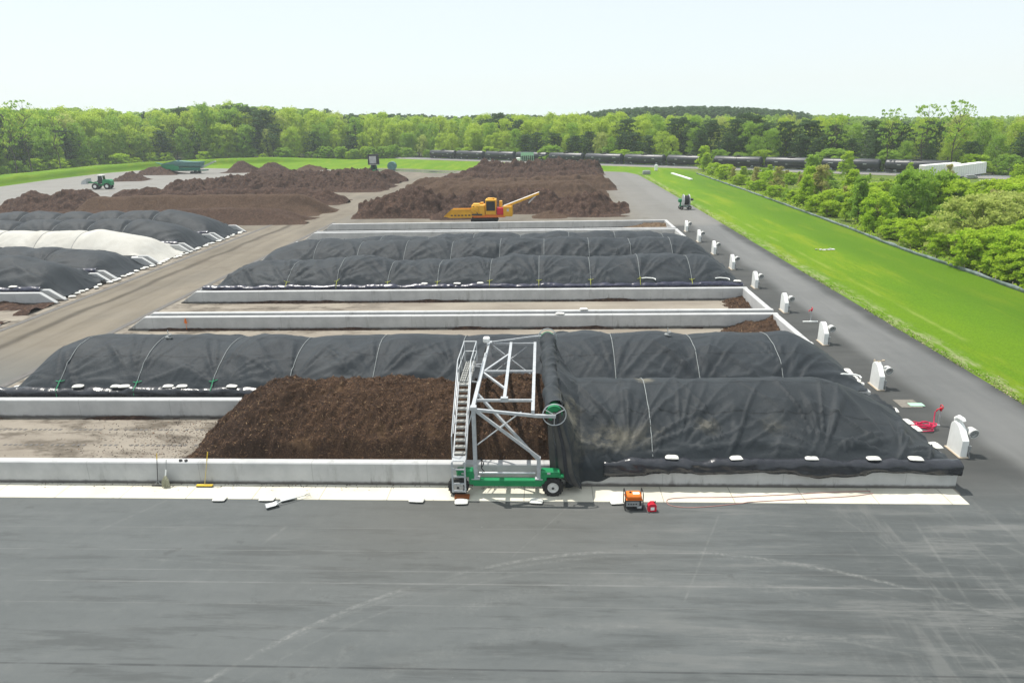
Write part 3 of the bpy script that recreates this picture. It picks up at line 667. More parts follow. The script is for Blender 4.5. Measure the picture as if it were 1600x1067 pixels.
# first bay: cover still on the winder
c1, h1 = cover('black tarpaulin with beige dust stains, half wound onto the galvanised winder', 1.3, 16.75, bay(1), 3.36, 0, 4.6, 1.1, 1.1, .07, 91, [G(1010, 640, 2.5)[0]], 'tarp_dirty', CG, wr=1.15, pillow=.04, hump=.08,
    ties=[(3.4, bay(1)+.2, 1.3), (7.8, bay(1)+.1, .9), (11.5, bay(1)+.2, 1.1), (14.6, bay(1)+.3, 1.1), (5.5, bay(1)+.2, .8)], roll=(2.35, 16.95, .40, 1.3), rollmat='roll', slope=1.6, dp=1.65)
for ch in list(c1.children):
    if ch.name.startswith('tie_rope'): bpy.data.objects.remove(ch)
# ---- heap in the first bay
def chips(P, N, n, sz, seed):
    r = np.random.default_rng(seed)
    k = r.choice(len(P), n); p = P[k]+N[k]*.012
    a = r.normal(size=(n, 3)); a -= (a*N[k]).sum(1)[:, None]*N[k]*.75; a /= np.linalg.norm(a, axis=1)[:, None]
    c = np.cross(a, N[k]+r.normal(size=(n, 3))*.4); c /= np.linalg.norm(c, axis=1)[:, None]
    L = sz*r.uniform(.4, 1.6, n)[:, None]; W = sz*r.uniform(.12, .35, n)[:, None]
    V = np.stack([p-a*L-c*W, p+a*L-c*W*.6, p+a*L+c*W*.6, p-a*L+c*W], 1).reshape(-1, 3)
    Fq = np.arange(4*n).reshape(-1, 4); mi = r.choice([1, 2, 3], n, p=[.05, .55, .40])
    return V, Fq, mi
def heap(name, label, xs, ys, Z, mat, group=None, nchip=0, chip=.06, seed=3, cat='compost heap', cut=True):
    X, Y = np.meshgrid(xs, ys); org = (float(X.mean()), float(Y.mean()), 0.0)
    extra = None
    if nchip:
        gy, gx = np.gradient(Z, ys[1]-ys[0], xs[1]-xs[0]); N = np.stack([-gx, -gy, np.ones_like(Z)], -1); N /= np.linalg.norm(N, axis=-1)[..., None]
        ok = Z.ravel() > .06
        P = np.stack([X, Y, Z], -1).reshape(-1, 3)[ok]; P = P+np.random.default_rng(seed).normal(size=P.shape)*[.04, .04, 0]
        extra = chips(P, N.reshape(-1, 3)[ok], nchip, chip, seed)
    o = grid_obj(name, X, Y, Z, [M[mat], M['chip_l'], M['chip_m'], M['chip_d']], None, org, True, extra)
    tag(o, label, cat, group); return o, HF(xs, ys, Z)
xs = np.arange(-17.6, 1.28, .055); ys = np.linspace(bay(1)+WT+.01, bay(1)+7.1-.01, 120); X, Y = np.meshgrid(xs, ys)
yc = bay(1)+3.75; s = (Y-yc)/3.6
run = 4.9+.5*vn(Y*.35, Y*0, 3)+.8*(s > 0)*s; e = np.clip((X+17.0-.5*vn(Y*.9, X*0, 8))/run, 0, 1)
prof = .90+(3.36-.90)*(1-np.abs(s)**1.8)-.22*sst(-.2, 1.2, X)
Z = prof*(1-(1-e)**1.35)
rough = .20*fbm(X*.7, Y*.7, 5, 3)+.13*ridge(X*1.3, Y*1.3, 6, 2)*.8+.09*fbm(X*3, Y*3, 9, 3)+.07*vn(X*5, Y*5, 12)+.045*vn(X*13, Y*13, 14)
Z = np.where(e > 0, Z+(rough-.06)*np.clip(e*7, 0, 1), 0)+np.where(e <= 0, -.02, .012)
Z = np.where((e > 0) & (e < .05), Z+.05*vn(X*9, Y*9, 3), Z)
kk = np.maximum(1-sst(0, .5, Y-ys[0]), 1-sst(0, .4, ys[-1]-Y)); Z = Z*(1-kk)+np.minimum(Z, .84)*kk
Z = np.where(e > .55, np.maximum(Z, .80+.05*vn(X*5, Y*5, 2)), Z)
pile, hpile = heap('compost_heap', 'bare dark brown compost heap under and left of the galvanised winder', xs, ys, Z, 'compost', None, 30000, .045, 5)

# ------------------------------------------------------------------ cover winder
WY0, WY1 = 26.2, 34.8; ORG = (-1.7, 30.5, 0)
wd = empty('cover_winder', ORG, 0, 'tall galvanised winding machine with stair and green wheeled bases, straddling the bare brown heap', 'winding machine')
def part(name, mat, mb, parent=None, smooth=False): return mb.build(name, M[mat], parent or wd, off=ORG, smooth=smooth)
ZT = 3.9
def wheel(x, y, r, wdt, parent, ax=(0, -1, 0)):
    a = Vector(ax)
    b = MB(); b.lathe(Vector((x, y, r))-a*wdt/2, a, [(0, r*.55), (0, r*.9), (.03, r*.97), (wdt*.3, r), (wdt*.7, r), (wdt-.03, r*.97), (wdt, r*.9), (wdt, r*.58), (wdt-.05, r*.56)], 28)
    for i in range(18):
        th = 2*pi*i/18; b.box((x+cos(th)*(r-.006), y, r+sin(th)*(r-.006)), (.05, wdt*.8, .05), (0, -th, 0))
    o = part('tyre', 'rubber', b, parent, True)
    b = MB(); b.lathe(Vector((x, y, r))-a*(wdt/2-.02), a, [(.02, .01), (.02, r*.6), (wdt-.06, r*.6), (wdt-.03, r*.52), (wdt-.09, r*.40), (wdt-.08, r*.2), (wdt-.0, r*.19), (wdt-.0, r*.08), (wdt-.04, .001)], 24)
    o2 = part('rim', 'rim', b, o, True)
    b = MB(); b.lathe(Vector((x, y, r))+a*(wdt/2-.025), a, [(0, r*.16), (.05, r*.14), (.055, .001)], 12); part('hub', 'dark', b, o, True)
for yy, sg in ((26.2, 1), (34.8, -1)):
    b = MB(); b.box((-1.66, yy, .60), (2.85, .30, .30), bev=.03); b.box((-3.42, yy+.02*sg, 1.02), (.72, .34, .34), bev=.05); b.box((-3.15, yy, .78), (.22, .28, .5), bev=.02)
    b.box((.12, yy, 1.02), (.80, .36, .32), bev=.05); b.box((-.16, yy, .78), (.26, .28, .45), bev=.02); b.box((.56, yy-.1*sg, .94), (.22, .2, .12), bev=.02)
    base = part('base_beam', 'green', b)
    b = MB(); b.box((.05, yy-.19*sg, 1.08), (.14, .012, .08)); b.box((-3.5, yy-.16*sg, 1.05), (.12, .012, .06)); part('maker_plate', 'decal', b, base)
    wheel(-3.72, yy-.05*sg, .42, .30, wd, (0, -sg, 0)); wheel(.22, yy-.05*sg, .42, .30, wd, (0, -sg, 0))
    # uprights and side bracing
    b = MB(); b.box((-2.98, yy, (ZT+.75)/2), (.16, .16, ZT-.75)); b.box((-2.98, yy, .78), (.34, .30, .04)); b.box((-2.98, yy, ZT+.02), (.26, .26, .16), bev=.02)
    part('upright', 'steel', b)
    b = MB(); b.box((-.36, yy, 1.24), (.16, .16, .98)); b.box((-.36, yy, .78), (.32, .30, .04)); part('stub_post', 'steel', b)
    b = MB(); b.bar((-2.9, yy, ZT-.1), (-.36, yy, 1.72), .11, .11); part('diagonal_brace', 'steel', b)
    b = MB(); b.bar((-3.0, yy+1.75*sg, ZT-.06), (-.42, yy+.12*sg, 1.60), .10, .10); part('diagonal_brace', 'steel', b)
    b = MB(); b.tube([(-2.88, yy+.06*sg, 2.25), (-1.05, yy+.06*sg, 3.72)], .028, 8); b.tube([(-2.0, yy+.06*sg, 2.956), (-1.75, yy+.06*sg, 3.157)], .05, 8); part('tie_rod', 'steel_dull', b, None, True)
    b = MB(); b.tube([(-2.85, yy+.14*sg, .93), (-.5, yy+.14*sg, .93)], .045, 8); part('lower_rail', 'steel', b, None, True)
# top frame
b = MB(); b.bar((-3.0, WY0, ZT), (-3.02, WY1, ZT), .15, .15); part('long_beam', 'steel', b)
b = MB(); b.bar((-.58, WY0-.05, ZT-.14), (-.62, WY1, ZT+.0), .135, .14); part('long_beam', 'steel', b)
b = MB(); b.bar((-1.78, 27.15, ZT-.02), (-1.86, WY1, ZT-.0), .135, .13); b.box((-1.78, 27.15, ZT-.0), (.30, .20, .18)); part('long_beam', 'steel', b)
for yy in (27.1, 30.6, WY1):
    b = MB(); b.bar((-2.92, yy, ZT-.03), (-.64, yy, ZT-.03), .085, .10); part('cross_beam', 'steel', b)
b = MB(); b.bar((-2.95, 30.55, ZT-.04), (-1.84, 33.2, ZT-.04), .09, .09); part('plan_brace', 'steel', b)
b = MB(); b.bar((-2.95, 30.5, ZT-.05), (-1.84, 28.5, ZT-.05), .09, .09); part('plan_brace', 'steel', b)
b = MB(); b.bar((-2.9, WY0-.02, ZT-.06), (-.5, WY0-.1, 3.62), .11, .11); b.bar((-.55, WY0-.1, 3.62), (.34, WY0-.12, 3.60), .12, .12); part('roller_arm', 'steel', b)
b = MB(); b.bar((-2.9, WY1, ZT+.06), (-.6, WY1+.15, 4.22), .07, .07); b.bar((-.62, WY1+.15, 4.2), (.1, WY1+.2, 4.22), .10, .10); part('roller_arm', 'steel', b)
b = MB(); b.tube([(-2.75, 33.9, 3.0), (-1.95, 34.2, 3.55)], .075, 10); part('hydraulic_cylinder', 'black', b, None, True)
b = MB(); b.box((-2.72, WY0-.11, 1.5), (.04, .04, .5)); b.tube([(-2.70, WY0-.13, 1.7), (-2.62, WY0-.16, 1.5), (-2.72, WY0-.15, 1.3), (-2.6, WY0-.14, 1.12)], .02, 6); part('hydraulic_hose', 'black', b, None, True)
b = MB(); b.box((-3.1, 34.4, ZT+.32), (.34, .3, .3), bev=.06); part('control_box', 'white', b)
b = MB()
for dz in (0, .18): b.tube([(-3.12, 32.3+dz, ZT+.1), (-3.0, 32.6+dz, ZT+.45), (-3.05, 32.9, ZT+.15), (-2.98, 33.3, ZT+.4)], .03, 6)
part('hydraulic_hose', 'black', b, None, True)
# roller
RA = Vector((.28, 26.35, 3.62)); RB = Vector((.02, 35.0, 4.12)); rd = (RB-RA).normalized()
def rax(y): f = (y-RA.y)/(RB.y-RA.y); return RA+(RB-RA)*f
b = MB(); b.lathe(RA-rd*.02, rd, [(0, .001), (0, .33), (.06, .34), (.10, .25), (8.5, .25), (8.54, .36), (8.66, .36), (8.66, .001)], 26); roller = part('roller', 'green', b, None, True)
b = MB()
for e_, sg in ((RA-rd*.14, 1), (RB+rd*.1, -1)):
    ring = []
    u = rd.cross(Vector((0, 0, 1))).normalized(); v = u.cross(rd)
    for i in range(33): a = 2*pi*i/32; ring.append(e_+u*cos(a)*.47+v*sin(a)*.47)
    b.tube(ring, .022, 6, False)
    for i in range(3): a = 2*pi*i/3+.5; b.tube([e_, e_+u*cos(a)*.47+v*sin(a)*.47], .018, 6)
part('handwheel', 'steel', b, None, True)
b = MB(); b.lathe(RA-rd*.20, rd, [(0, .001), (0, .07), (.2, .08)], 12); part('axle_cap', 'dark', b, roller, True)
# stair with landing and handrails
SX0, SX1 = -3.92, -3.40; sm = (SX0+SX1)/2; SW = SX1-SX0
b = MB()
for i in range(12):
    f = i/11; y = 26.62+f*2.45; z = 1.72+f*2.12
    b.box((sm, y, z), (SW-.06, .22, .035)); b.box((sm, y-.105, z-.02), (SW-.06, .02, .07))
part('stair_treads', 'tread', b)
b = MB()
for x in (SX0, SX1): b.bar((x, 26.45, 1.50), (x, 29.2, 3.86), .05, .20)
part('stair_stringers', 'steel', b)
b = MB()
for i in range(9): b.box((sm, 29.3+i*.32, 3.9), (SW-.04, .05, .05))
for i in range(5): b.box((SX0+.06+i*(SW-.12)/4, 30.55, 3.905), (.025, 2.7, .05))
b.box((sm, 30.55, 3.872), (SW-.03, 2.74, .012)); part('landing_grating', 'tread', b)
b = MB()
for x in (SX0-.03, SX1+.03):
    b.tube([(x, 26.35, 1.6), (x, 26.4, 2.55), (x, 29.3, 4.85), (x, 31.95, 4.9), (x, 31.95, 3.85)], .028, 8)
    b.tube([(x, 26.9, 2.45), (x, 29.4, 4.40), (x, 31.95, 4.42)], .02, 6)
    for y, z0, z1 in ((27.6, 2.6, 3.5), (29.3, 3.85, 4.85), (30.6, 3.9, 4.87)): b.tube([(x, y, z0), (x, y, z1)], .022, 6)
b.tube([(SX0-.03, 31.95, 4.9), (SX1+.03, 31.95, 4.9)], .028, 8); b.tube([(SX0-.03, 31.95, 4.42), (SX1+.03, 31.95, 4.42)], .022, 8)
part('handrail', 'steel', b, None, True)
b = MB()
for x in (SX0, SX1): b.bar((x, 25.86, .28), (x, 25.95, 1.62), .05, .07); b.bar((x, 25.95, 1.6), (x, 26.5, 1.62), .05, .07)
for z in (.34, .66, .98, 1.3): b.box((sm, 25.86+(z-.28)*.067, z), (SW, .10, .05))
b.box((sm, 26.22, 1.63), (SW-.04, .46, .04)); part('ladder', 'steel', b)
b = MB()
for x in (SX0, SX1): b.tube([(x, 30.9, 3.85), (x, 30.9, 1.0+.0)], .03, 6) if x == SX0 else b.tube([(x, 31.6, 3.85), (-2.98, 31.6, ZT)], .03, 6)
for y in (27.6, 29.4, 31.4): b.bar((SX1, y, 1.9+(min(y, 29.2)-26.9)*.86-.05), (-3.0, y, ZT-.1), .05, .05)
part('stair_bracket', 'steel', b)

# ---- part of the cover wound on the roller and hanging from it (belongs to the first cover)
o1 = tuple(c1.location)
n = 110; m = 40; ysr = np.linspace(26.75, 34.75, n)
X = np.zeros((m, n)); Y = np.zeros((m, n)); Z = np.zeros((m, n))
rr = .33+.05*fbm(ysr*.9, ysr*0, 3, 3)
for j in range(m):
    a = 2*pi*j/(m-1)
    for i, y in enumerate(ysr):
        c = rax(y); r = rr[i]+.10*ridge(np.array([y*1.3+a*.45]), np.array([a*.4]), 31, 2)[0]+.05*vn(np.array([y*3]), np.array([a*1.2]), 8)[0]
        X[j, i] = c.x+cos(a)*r; Y[j, i] = y; Z[j, i] = c.z+sin(a)*r
grid_obj('wound_sheet', X, Y, Z, M['tarp_dirty'], c1, o1)
ysr = np.linspace(26.30, 35.0, 130); A = np.linspace(0, 1, 44)
X = np.zeros((44, 130)); Y = X.copy(); Z = X.copy()
for i, y in enumerate(ysr):
    c = rax(max(y, 26.7)); z1 = h1(1.42, y) if y > 26.95 else .22+(h1(1.42, 26.95)-.22)*max(0, (y-26.72)/.23)
    z0 = c.z+.20; x0 = c.x+.28; x1 = 1.42
    nearf = max(0, 1-(y-26.3)/3.2)
    for k, a in enumerate(A):
        zz = z0+(z1-z0)*(a**.85); sag = -.10*sin(pi*a)*(1-nearf)
        xx = x0+(x1-x0)*(a**(1.0+1.3*nearf))
        fo = .30*float(ridge(np.array([y*1.0+a*.9]), np.array([a*.7+2]), 41, 2)[0])*sin(pi*min(1, a*1.1))+.05*float(vn(np.array([y*3.2+a]), np.array([a*2.0]), 43)[0])*sin(pi*a)
        X[k, i] = xx+fo*(.4+nearf); Y[k, i] = y-.12*nearf*sin(pi*a*.9)+.04*float(vn(np.array([a*4]), np.array([y]), 44)[0]); Z[k, i] = zz+sag+fo*.5*(1-nearf)
grid_obj('hanging_sheet', X, Y, Z, M['tarp_dirty'], c1, o1)
HX, HY, HZ = X.copy(), Y.copy(), Z.copy()
# flap hanging down on the open side with its two dark bands
def flap_pt(y, a):
    c = rax(y); zb = max(hpile(.35, min(max(y, 27.4), 33.9))+.04, 1.1) if y > 27.0 else .30
    if y > 33.9: zb = max(zb, 1.12)
    z = (c.z-.26)+(zb-(c.z-.26))*a; nearf = max(0, 1-(y-26.4)/2.5)
    x = c.x-.20+.20*a*(.7-.2*nearf)+.05*sin(y*2.3+a*2)+.03*sin(y*6.1)
    return x, y+.10*a*nearf, z
ysr = np.linspace(26.45, 34.7, 120); A = np.linspace(0, 1, 26)
P = np.array([[flap_pt(y, a) for y in ysr] for a in A]); grid_obj('hanging_flap', P[..., 0], P[..., 1], P[..., 2], M['tarp_dirty'], c1, o1)
for ya, yb in ((30.7, 31.1),):
    ysr2 = np.linspace(ya, yb, 6); P = np.array([[flap_pt(y+.25*a*(1 if ya < 28 else .2), a) for y in ysr2] for a in np.linspace(0, 1, 24)])
    grid_obj('dark_band', P[..., 0]-.025, P[..., 1]-.012, P[..., 2], M['roll'], c1, o1)
# end of the sheet closing the near side between flap and cover, with two dark bands
M['soiled_sheet'] = simple('soiled_grey_sheet', (.115, .108, .095), (.045, .046, .047), 1.1, .75, 0, .15, bump=.5, bs=4)
nr = 44; T_ = np.linspace(0, 1, 30); P = np.zeros((nr, 30, 3))
for k in range(nr):
    a = k/(nr-1); L_ = Vector(flap_pt(26.47, a)); Q_ = Vector((HX[k, 0], HY[k, 0], HZ[k, 0]))
    if a > .6: L_.z = L_.z+(.95-L_.z)*((a-.6)/.4) if L_.z < .95 else L_.z
    for q, t_ in enumerate(T_):
        p = L_.lerp(Q_, t_); p.y -= .10*sin(pi*t_)*(.3+.7*a)+.045*float(ridge(np.array([t_*4+a*.8]), np.array([a*1.2]), 61, 2)[0]); P[k, q] = p
grid_obj('end_curtain', P[..., 0], P[..., 1], P[..., 2], M['soiled_sheet'], c1, o1)
for qa, qb in ((8, 12), (18, 24)):
    grid_obj('dark_band', P[:, qa:qb, 0], P[:, qa:qb, 1]-.022, P[:, qa:qb, 2], M['roll'], c1, o1)
# gathered hem running from the ground below the roller up to the wall top
xs = np.linspace(.75, 3.15, 60); prof = np.linspace(0, 1, 22)
X = np.array([xs]*22); Y = X*0; Z = X*0
for i, x in enumerate(xs):
    f = (x-.75)/2.4; zt = h1(max(x, 1.4), 27.05)+.10 if x > 1.2 else 1.0; zt = max(zt, 1.15); zb = .12+.46*f+.08*sin(x*5)
    for k, a in enumerate(prof):
        Y[k, i] = 27.02-.26*sin(min(1, a*1.6)*pi/2)-.10*(1-f)+.06*float(ridge(np.array([x*2.2-a*1.6]), np.array([a]), 51, 2)[0]); Z[k, i] = zt+(zb-zt)*a
grid_obj('gathered_hem', X, Y, Z, M['tarp_dirty'], c1, o1)

# ------------------------------------------------------------------ sandbags
def bag_mesh(seed):
    n = 9; b = MB(); vs = []; rs = random.Random(seed)
    us = np.linspace(-1, 1, 15); vsx = np.linspace(-1, 1, 11); V = []; F = []
    for side in (1, -1):
        base = len(V)
        for v in vsx:
            for u in us:
                x = u*.30*(1-.06*v*v); y = v*.19*(1-.10*u*u); e = (1-abs(u)**3.2)*(1-abs(v)**2.6)
                z = .075+side*.075*e**.55+.012*float(vn(np.array([u*2+seed]), np.array([v*2]), seed)[0])*e
                V.append((x, y, max(z, .002)))
        for j in range(10):
            for i in range(14):
                q = [base+j*15+i, base+j*15+i+1, base+(j+1)*15+i+1, base+(j+1)*15+i]; F.append(q if side > 0 else q[::-1])
    return mesh_np('sandbag', V, F, M['bag'], True)
BAGS = [bag_mesh(i) for i in range(4)]
def bag(x, y, z, rz, label, group, sc=1.0, tilt=(0, 0)):
    o = link('sandbag', random.choice(BAGS)); o.location = (x, y, z); o.rotation_euler = (tilt[0], tilt[1], rz)
    o.scale = (sc*random.uniform(.9, 1.1), sc*random.uniform(.9, 1.1), sc*random.uniform(.85, 1.15)); tag(o, label, 'sandbag', group); return o
for p in ((343, 782), (417, 782), (651, 784)):
    x, y = G(*p); bag(x, y+.05, .03 if y > 25.64 else .005, random.uniform(-.15, .15), 'white sandbag lying on the edge of the pale apron left of the winder', 'sandbags on the apron edge left of the winder')
x, y = G(450, 781); bag(x, y+.06, .012, .5, 'white sandbag half under the grey shovel on the apron edge', None)
x, y = G(721, 786); bag(x, y, .01, .05, 'white sandbag in front of the rusty brown block below the stair wheel', None)
x, y = G(838, 785); bag(x, y, .01, -.1, 'cream sandbag with shadow lines on the apron edge under the middle of the winder', None)
x, y = G(964, 786); bag(x, y, .01, .1, 'white sandbag immediately left of the orange generator', None, .9)
for p in ((1048, 715), (1148, 717), (1265, 717), (1361, 717), (1425, 716)):
    x, y = G(p[0], p[1], 1.2); bag(x, bay(1)+.12, 1.265, random.uniform(-.12, .12), 'white sandbag weighting the front edge of the dust-stained cover', 'sandbags on the front edge of the first cover', .95)
for p in ((1436, 671), (1423, 660), (1403, 642), (1461, 697)):
    x, y = G(p[0], p[1], 1.15); bag(XR-.12, y, 1.12, pi/2+random.uniform(-.3, .3), 'white sandbag on the right end edge of the dust-stained cover', 'sandbags on the right end of the first cover', .95)
for p in ((123, 607), (183, 606), (192, 609), (262, 608), (285, 607), (363, 607)):
    x, y = G(p[0], p[1], 1.2); bag(x, bay(2)+.12, 1.265, random.uniform(-.2, .2), 'white sandbag on the front edge of the long cover behind the bare heap', 'sandbags on the front edge of the second cover', .95)
for i, p in enumerate(((20, 607), (44, 593), (68, 577), (83, 569))):
    x, y = G(*p); bag(-31.85+.05*i, y, .06, random.uniform(0, 3), 'white sandbag on the left toe of the long cover behind the bare heap', 'sandbags on the left toe of the second cover')
x, y = G(1332, 582, 1.1); bag(XR-.1, y, 1.1, 1.4, 'large white sandbag at the back right corner of the long cover, facing a fan housing', None, 1.15)
for i in range(5): bag(XR-.1+.03*i, 36.1+.45*i, 1.1, 1.2+random.uniform(-.4, .4), 'small dull sandbag in the short row at the right end of the long cover', 'small sandbags at the right end of the second cover', .62)
for p in ((663, 446), (714, 446), (750, 446), (1150, 440)):
    x, y = G(p[0], p[1], 1.2); bag(x, bay(5)+.14, 1.265, random.uniform(-.2, .2), 'white sandbag on the front edge of the first cover beyond the empty bays', 'sandbags on the front edge of the fifth cover', 1.0)
for y in np.arange(60.4, 93, 1.15):
    if random.random() < .8: bag(-31.8+random.uniform(-.25, .3), y+random.uniform(-.3, .3), .05, random.uniform(0, 3), 'white sandbag along the left toe of the covers beyond the empty bays', 'sandbags along the left toe of the far covers', 1.05)
for y in np.arange(60.3, 101.0, .95):
    bag(-43.9+random.uniform(-.25, .25), y+random.uniform(-.3, .3), .06, random.uniform(0, 3), 'white sandbag in the row beside the haul road along the left-hand covers', 'sandbags along the haul road', 1.1)
x, y = G(30, 585, 1.1); bag(-48.2, bay(5)+.14, 1.27, .1, 'white sandbag on the front edge of the nearest left-hand cover', None, 1.2)
x, y = G(912, 483, 1.1); bag(x, bay(4)+.21, 1.05, .1, 'white sandbag on the wall between the two empty bays, farther wall of the pair', None, 1.1)
x, y = G(875, 491, 1.1); bag(x, bay(3)+7.31, 1.05, -.1, 'white sandbag on the wall between the two empty bays, nearer wall of the pair', None, 1.0)
# printed white bag near the haul road
b = MB(); b.box((0, 0, .16), (1.5, .28, .95), (-.5, 0, .25), bev=.1); pb = b.build('printed_sack', M['white'], None, (0, 0, 0), loc=(-46.2, 75.5, .55))
tag(pb, 'big white sack with a dark printed band lying at the toe of the white cover', 'sack')
b = MB(); b.box((0, -.155, .16), (.9, .01, .22), (-.5, 0, .25)); b.build('printed_band', M['dark'], pb, (0, 0, 0))
# clips on covers
for px_, py_, z_, lab in ((1012, 441, 1.25, 'white bent pipe lying on a cover edge, farther from the end wall'), (1128, 441, 1.25, 'white pipe lying on a cover edge close to the end wall'), (1323, 597, 1.2, 'white kinked plastic pipe lying between the first two covers')):
    x, y = G(px_, py_, z_); k = bay(5)+.3 if py_ < 500 else y
    zz = (h5(x, k) if py_ < 500 else max(h2(min(x, 16.6), k), 1.1))+.10
    b = MB(); b.tube([(x-.55, k, zz), (x-.2, k+.05, zz+.03), (x+.4, k, zz), (x+.6, k-.1, zz-.05), (x+.62, k-.25, zz-.1)], .05, 8); tag(b.build('plastic_pipe', M['white'], smooth=True), lab, 'pipe')
# grey probe heads on the second cover
for px_, lab in ((244, 'grey probe with cable stuck in the crest of the long cover, at its left'), (1051, 'grey probe with cable stuck in the crest of the long cover, right of the winder')):
    x, y = G(px_, 545, 2.9); z = h2(x, 38.6); r = empty('heap_probe', (x, 38.6, z), 0, lab, 'probe')
    b = MB(); b.box((0, 0, .07), (.34, .28, .16), (0, .2, .3), bev=.06); b.box((.1, 0, .2), (.2, .2, .14), (0, -.3, 0), bev=.05); b.build('probe_head', M['grey'], r, (0, 0, 0))
    b = MB(); b.tube([(0, 0, -.2), (0, 0, .5)], .02, 6); b.build('probe_rod', M['steel_dull'], r, (0, 0, 0))
# ------------------------------------------------------------------ hand tools at the near wall
r = empty('push_broom', (-14.85, 26.62, .03), 0, 'yellow push broom leaning on the near wall below the toe of the brown heap', 'broom')
b = MB(); b.box((0, 0, .075), (.72, .13, .05), bev=.012); b.build('broom_head', M['yplastic'], r, (0, 0, 0))
b = MB(); b.box((0, 0, .025), (.70, .11, .055)); b.build('bristles', M['dark'], r, (0, 0, 0))
b = MB(); b.tube([(0, 0, .09), (.14, .245, 1.12)], .017, 8); b.build('handle', M['handle'], r, (0, 0, 0), smooth=True)
b = MB(); b.tube([(.14, .245, 1.12), (.19, .335, 1.50)], .022, 8); b.build('handle_grip', M['yplastic'], r, (0, 0, 0), smooth=True)
r = empty('floor_squeegee', (-16.95, 26.66, .03), 0, 'dark floor squeegee with yellow grip leaning on the near wall beside the mop', 'squeegee')
b = MB(); b.box((0, 0, .03), (.55, .05, .06)); b.build('blade', M['dark'], r, (0, 0, 0))
b = MB(); b.tube([(-.14, 0, .06), (0, .02, .24), (.14, 0, .06)], .012, 6); b.build('yoke', M['steel_dull'], r, (0, 0, 0))
b = MB(); b.tube([(0, .02, .22), (.02, .22, 1.15)], .016, 8); b.build('handle', M['dark'], r, (0, 0, 0), smooth=True)
b = MB(); b.tube([(.02, .22, 1.15), (.025, .29, 1.42)], .02, 8); b.build('handle_grip', M['yplastic'], r, (0, 0, 0), smooth=True)
r = empty('mop', (-16.55, 26.6, .03), 0, 'grey string mop standing against the near wall', 'mop')
b = MB(); rr_ = random.Random(4)
for i in range(46):
    a = rr_.uniform(0, 2*pi); q = rr_.uniform(.02, .2); b.tube([(cos(a)*.03, sin(a)*.03+.06, .5), (cos(a)*q*.9, sin(a)*q*.55, .30), (cos(a)*q*1.05, sin(a)*q*.7-.02, .02)], [.012, .022, .016], 5)
b.build('mop_strings', M['mop'], r, (0, 0, 0), smooth=True)
b = MB(); b.tube([(0, .06, .46), (.02, .15, .75)], .03, 8); b.build('mop_clamp', M['white'], r, (0, 0, 0))
b = MB(); b.tube([(.02, .15, .72), (.05, .255, 1.18)], .016, 8); b.build('handle', M['grey'], r, (0, 0, 0), smooth=True)
for i, (dx, lab) in enumerate(((0, 'left one of two dark lumps lying on top of the near wall'), (.24, 'right one of two dark lumps lying on top of the near wall'))):
    b = MB(); b.box((-15.96+dx, 27.02, 1.09), (.15, .12, .09), (.2, .3, .5+i), bev=.03); tag(b.build('compost_clod', M['dark']), lab, 'clod')
# wheel chock block
b = MB(); b.box((-3.55, 25.87, .075), (.62, .30, .09), (0, 0, .04), bev=.01); tag(b.build('timber_block', M['wood']), 'rusty brown timber block lying by the wheel under the ladder', 'block')
# shovel at the apron edge
x, y = G(440, 788); r = empty('shovel', (x, y, .02), .55, 'grey scoop shovel lying across the apron edge', 'shovel')
b = MB()
V = [(-.62+.5*u, (-.17+.34*v)*(1-.1*u), .02+.10*abs(2*v-1)**2*.8+(.02 if u > .8 else 0)) for u in np.linspace(0, 1, 7) for v in np.linspace(0, 1, 7)]
b.add(V, [(i*7+j, (i+1)*7+j, (i+1)*7+j+1, i*7+j+1) for i in range(6) for j in range(6)]); o = b.build('blade', M['steel_dull'], r, (0, 0, 0), smooth=True)
md = o.modifiers.new('thickness', 'SOLIDIFY'); md.thickness = .012
b = MB(); b.tube([(-.2, 0, .06), (0, 0, .13), (.95, 0, .12)], .02, 8); b.build('handle', M['steel_dull'], r, (0, 0, 0), smooth=True)
b = MB(); b.tube([(.95, 0, .12), (1.05, .07, .12), (1.18, .07, .12), (1.18, -.07, .12), (1.05, -.07, .12), (.95, 0, .12)], .015, 6); b.build('handle_grip', M['grey'], r, (0, 0, 0), smooth=True)
# ------------------------------------------------------------------ generator and petrol can
x, y = G(990, 797); r = empty('generator', (x, y+.22, 0), .03, 'portable generator with orange tank and black tube frame on the asphalt', 'generator')
b = MB(); b.box((0, 0, .56), (.62, .46, .20), bev=.06); b.box((0, 0, .465), (.66, .50, .025)); b.build('fuel_tank', M['orange'], r, (0, 0, 0))
b = MB(); b.box((.1, -.03, .664), (.26, .16, .006)); b.build('warning_label', M['white'], r, (0, 0, 0))
b = MB(); b.lathe((-.12, .03, .66), (0, 0, 1), [(0, .05), (.03, .05), (.03, .001)], 12); b.build('filler_cap', M['black'], r, (0, 0, 0))
b = MB()
for sx in (-.35, .35): b.tube([(sx, -.26, .04), (sx, -.26, .70), (sx, -.20, .76), (sx, .20, .76), (sx, .26, .70), (sx, .26, .04), (sx, .2, .03), (sx, -.2, .03), (sx, -.26, .05)], .02, 8)
for yy in (-.26, .26):
    for z in (.05, .44): b.tube([(-.35, yy, z), (.35, yy, z)], .018, 8)
b.build('tube_frame', M['black'], r, (0, 0, 0), smooth=True)
b = MB(); b.box((.14, 0, .23), (.34, .36, .34), bev=.05); b.lathe((-.32, 0, .24), (1, 0, 0), [(0, .001), (0, .14), (.05, .16), (.3, .16), (.3, .001)], 16); b.build('engine', M['dark'], r, (0, 0, 0))
b = MB(); b.box((-.05, -.235, .30), (.52, .05, .22), bev=.01); b.build('control_panel', M['grey'], r, (0, 0, 0))
b = MB()
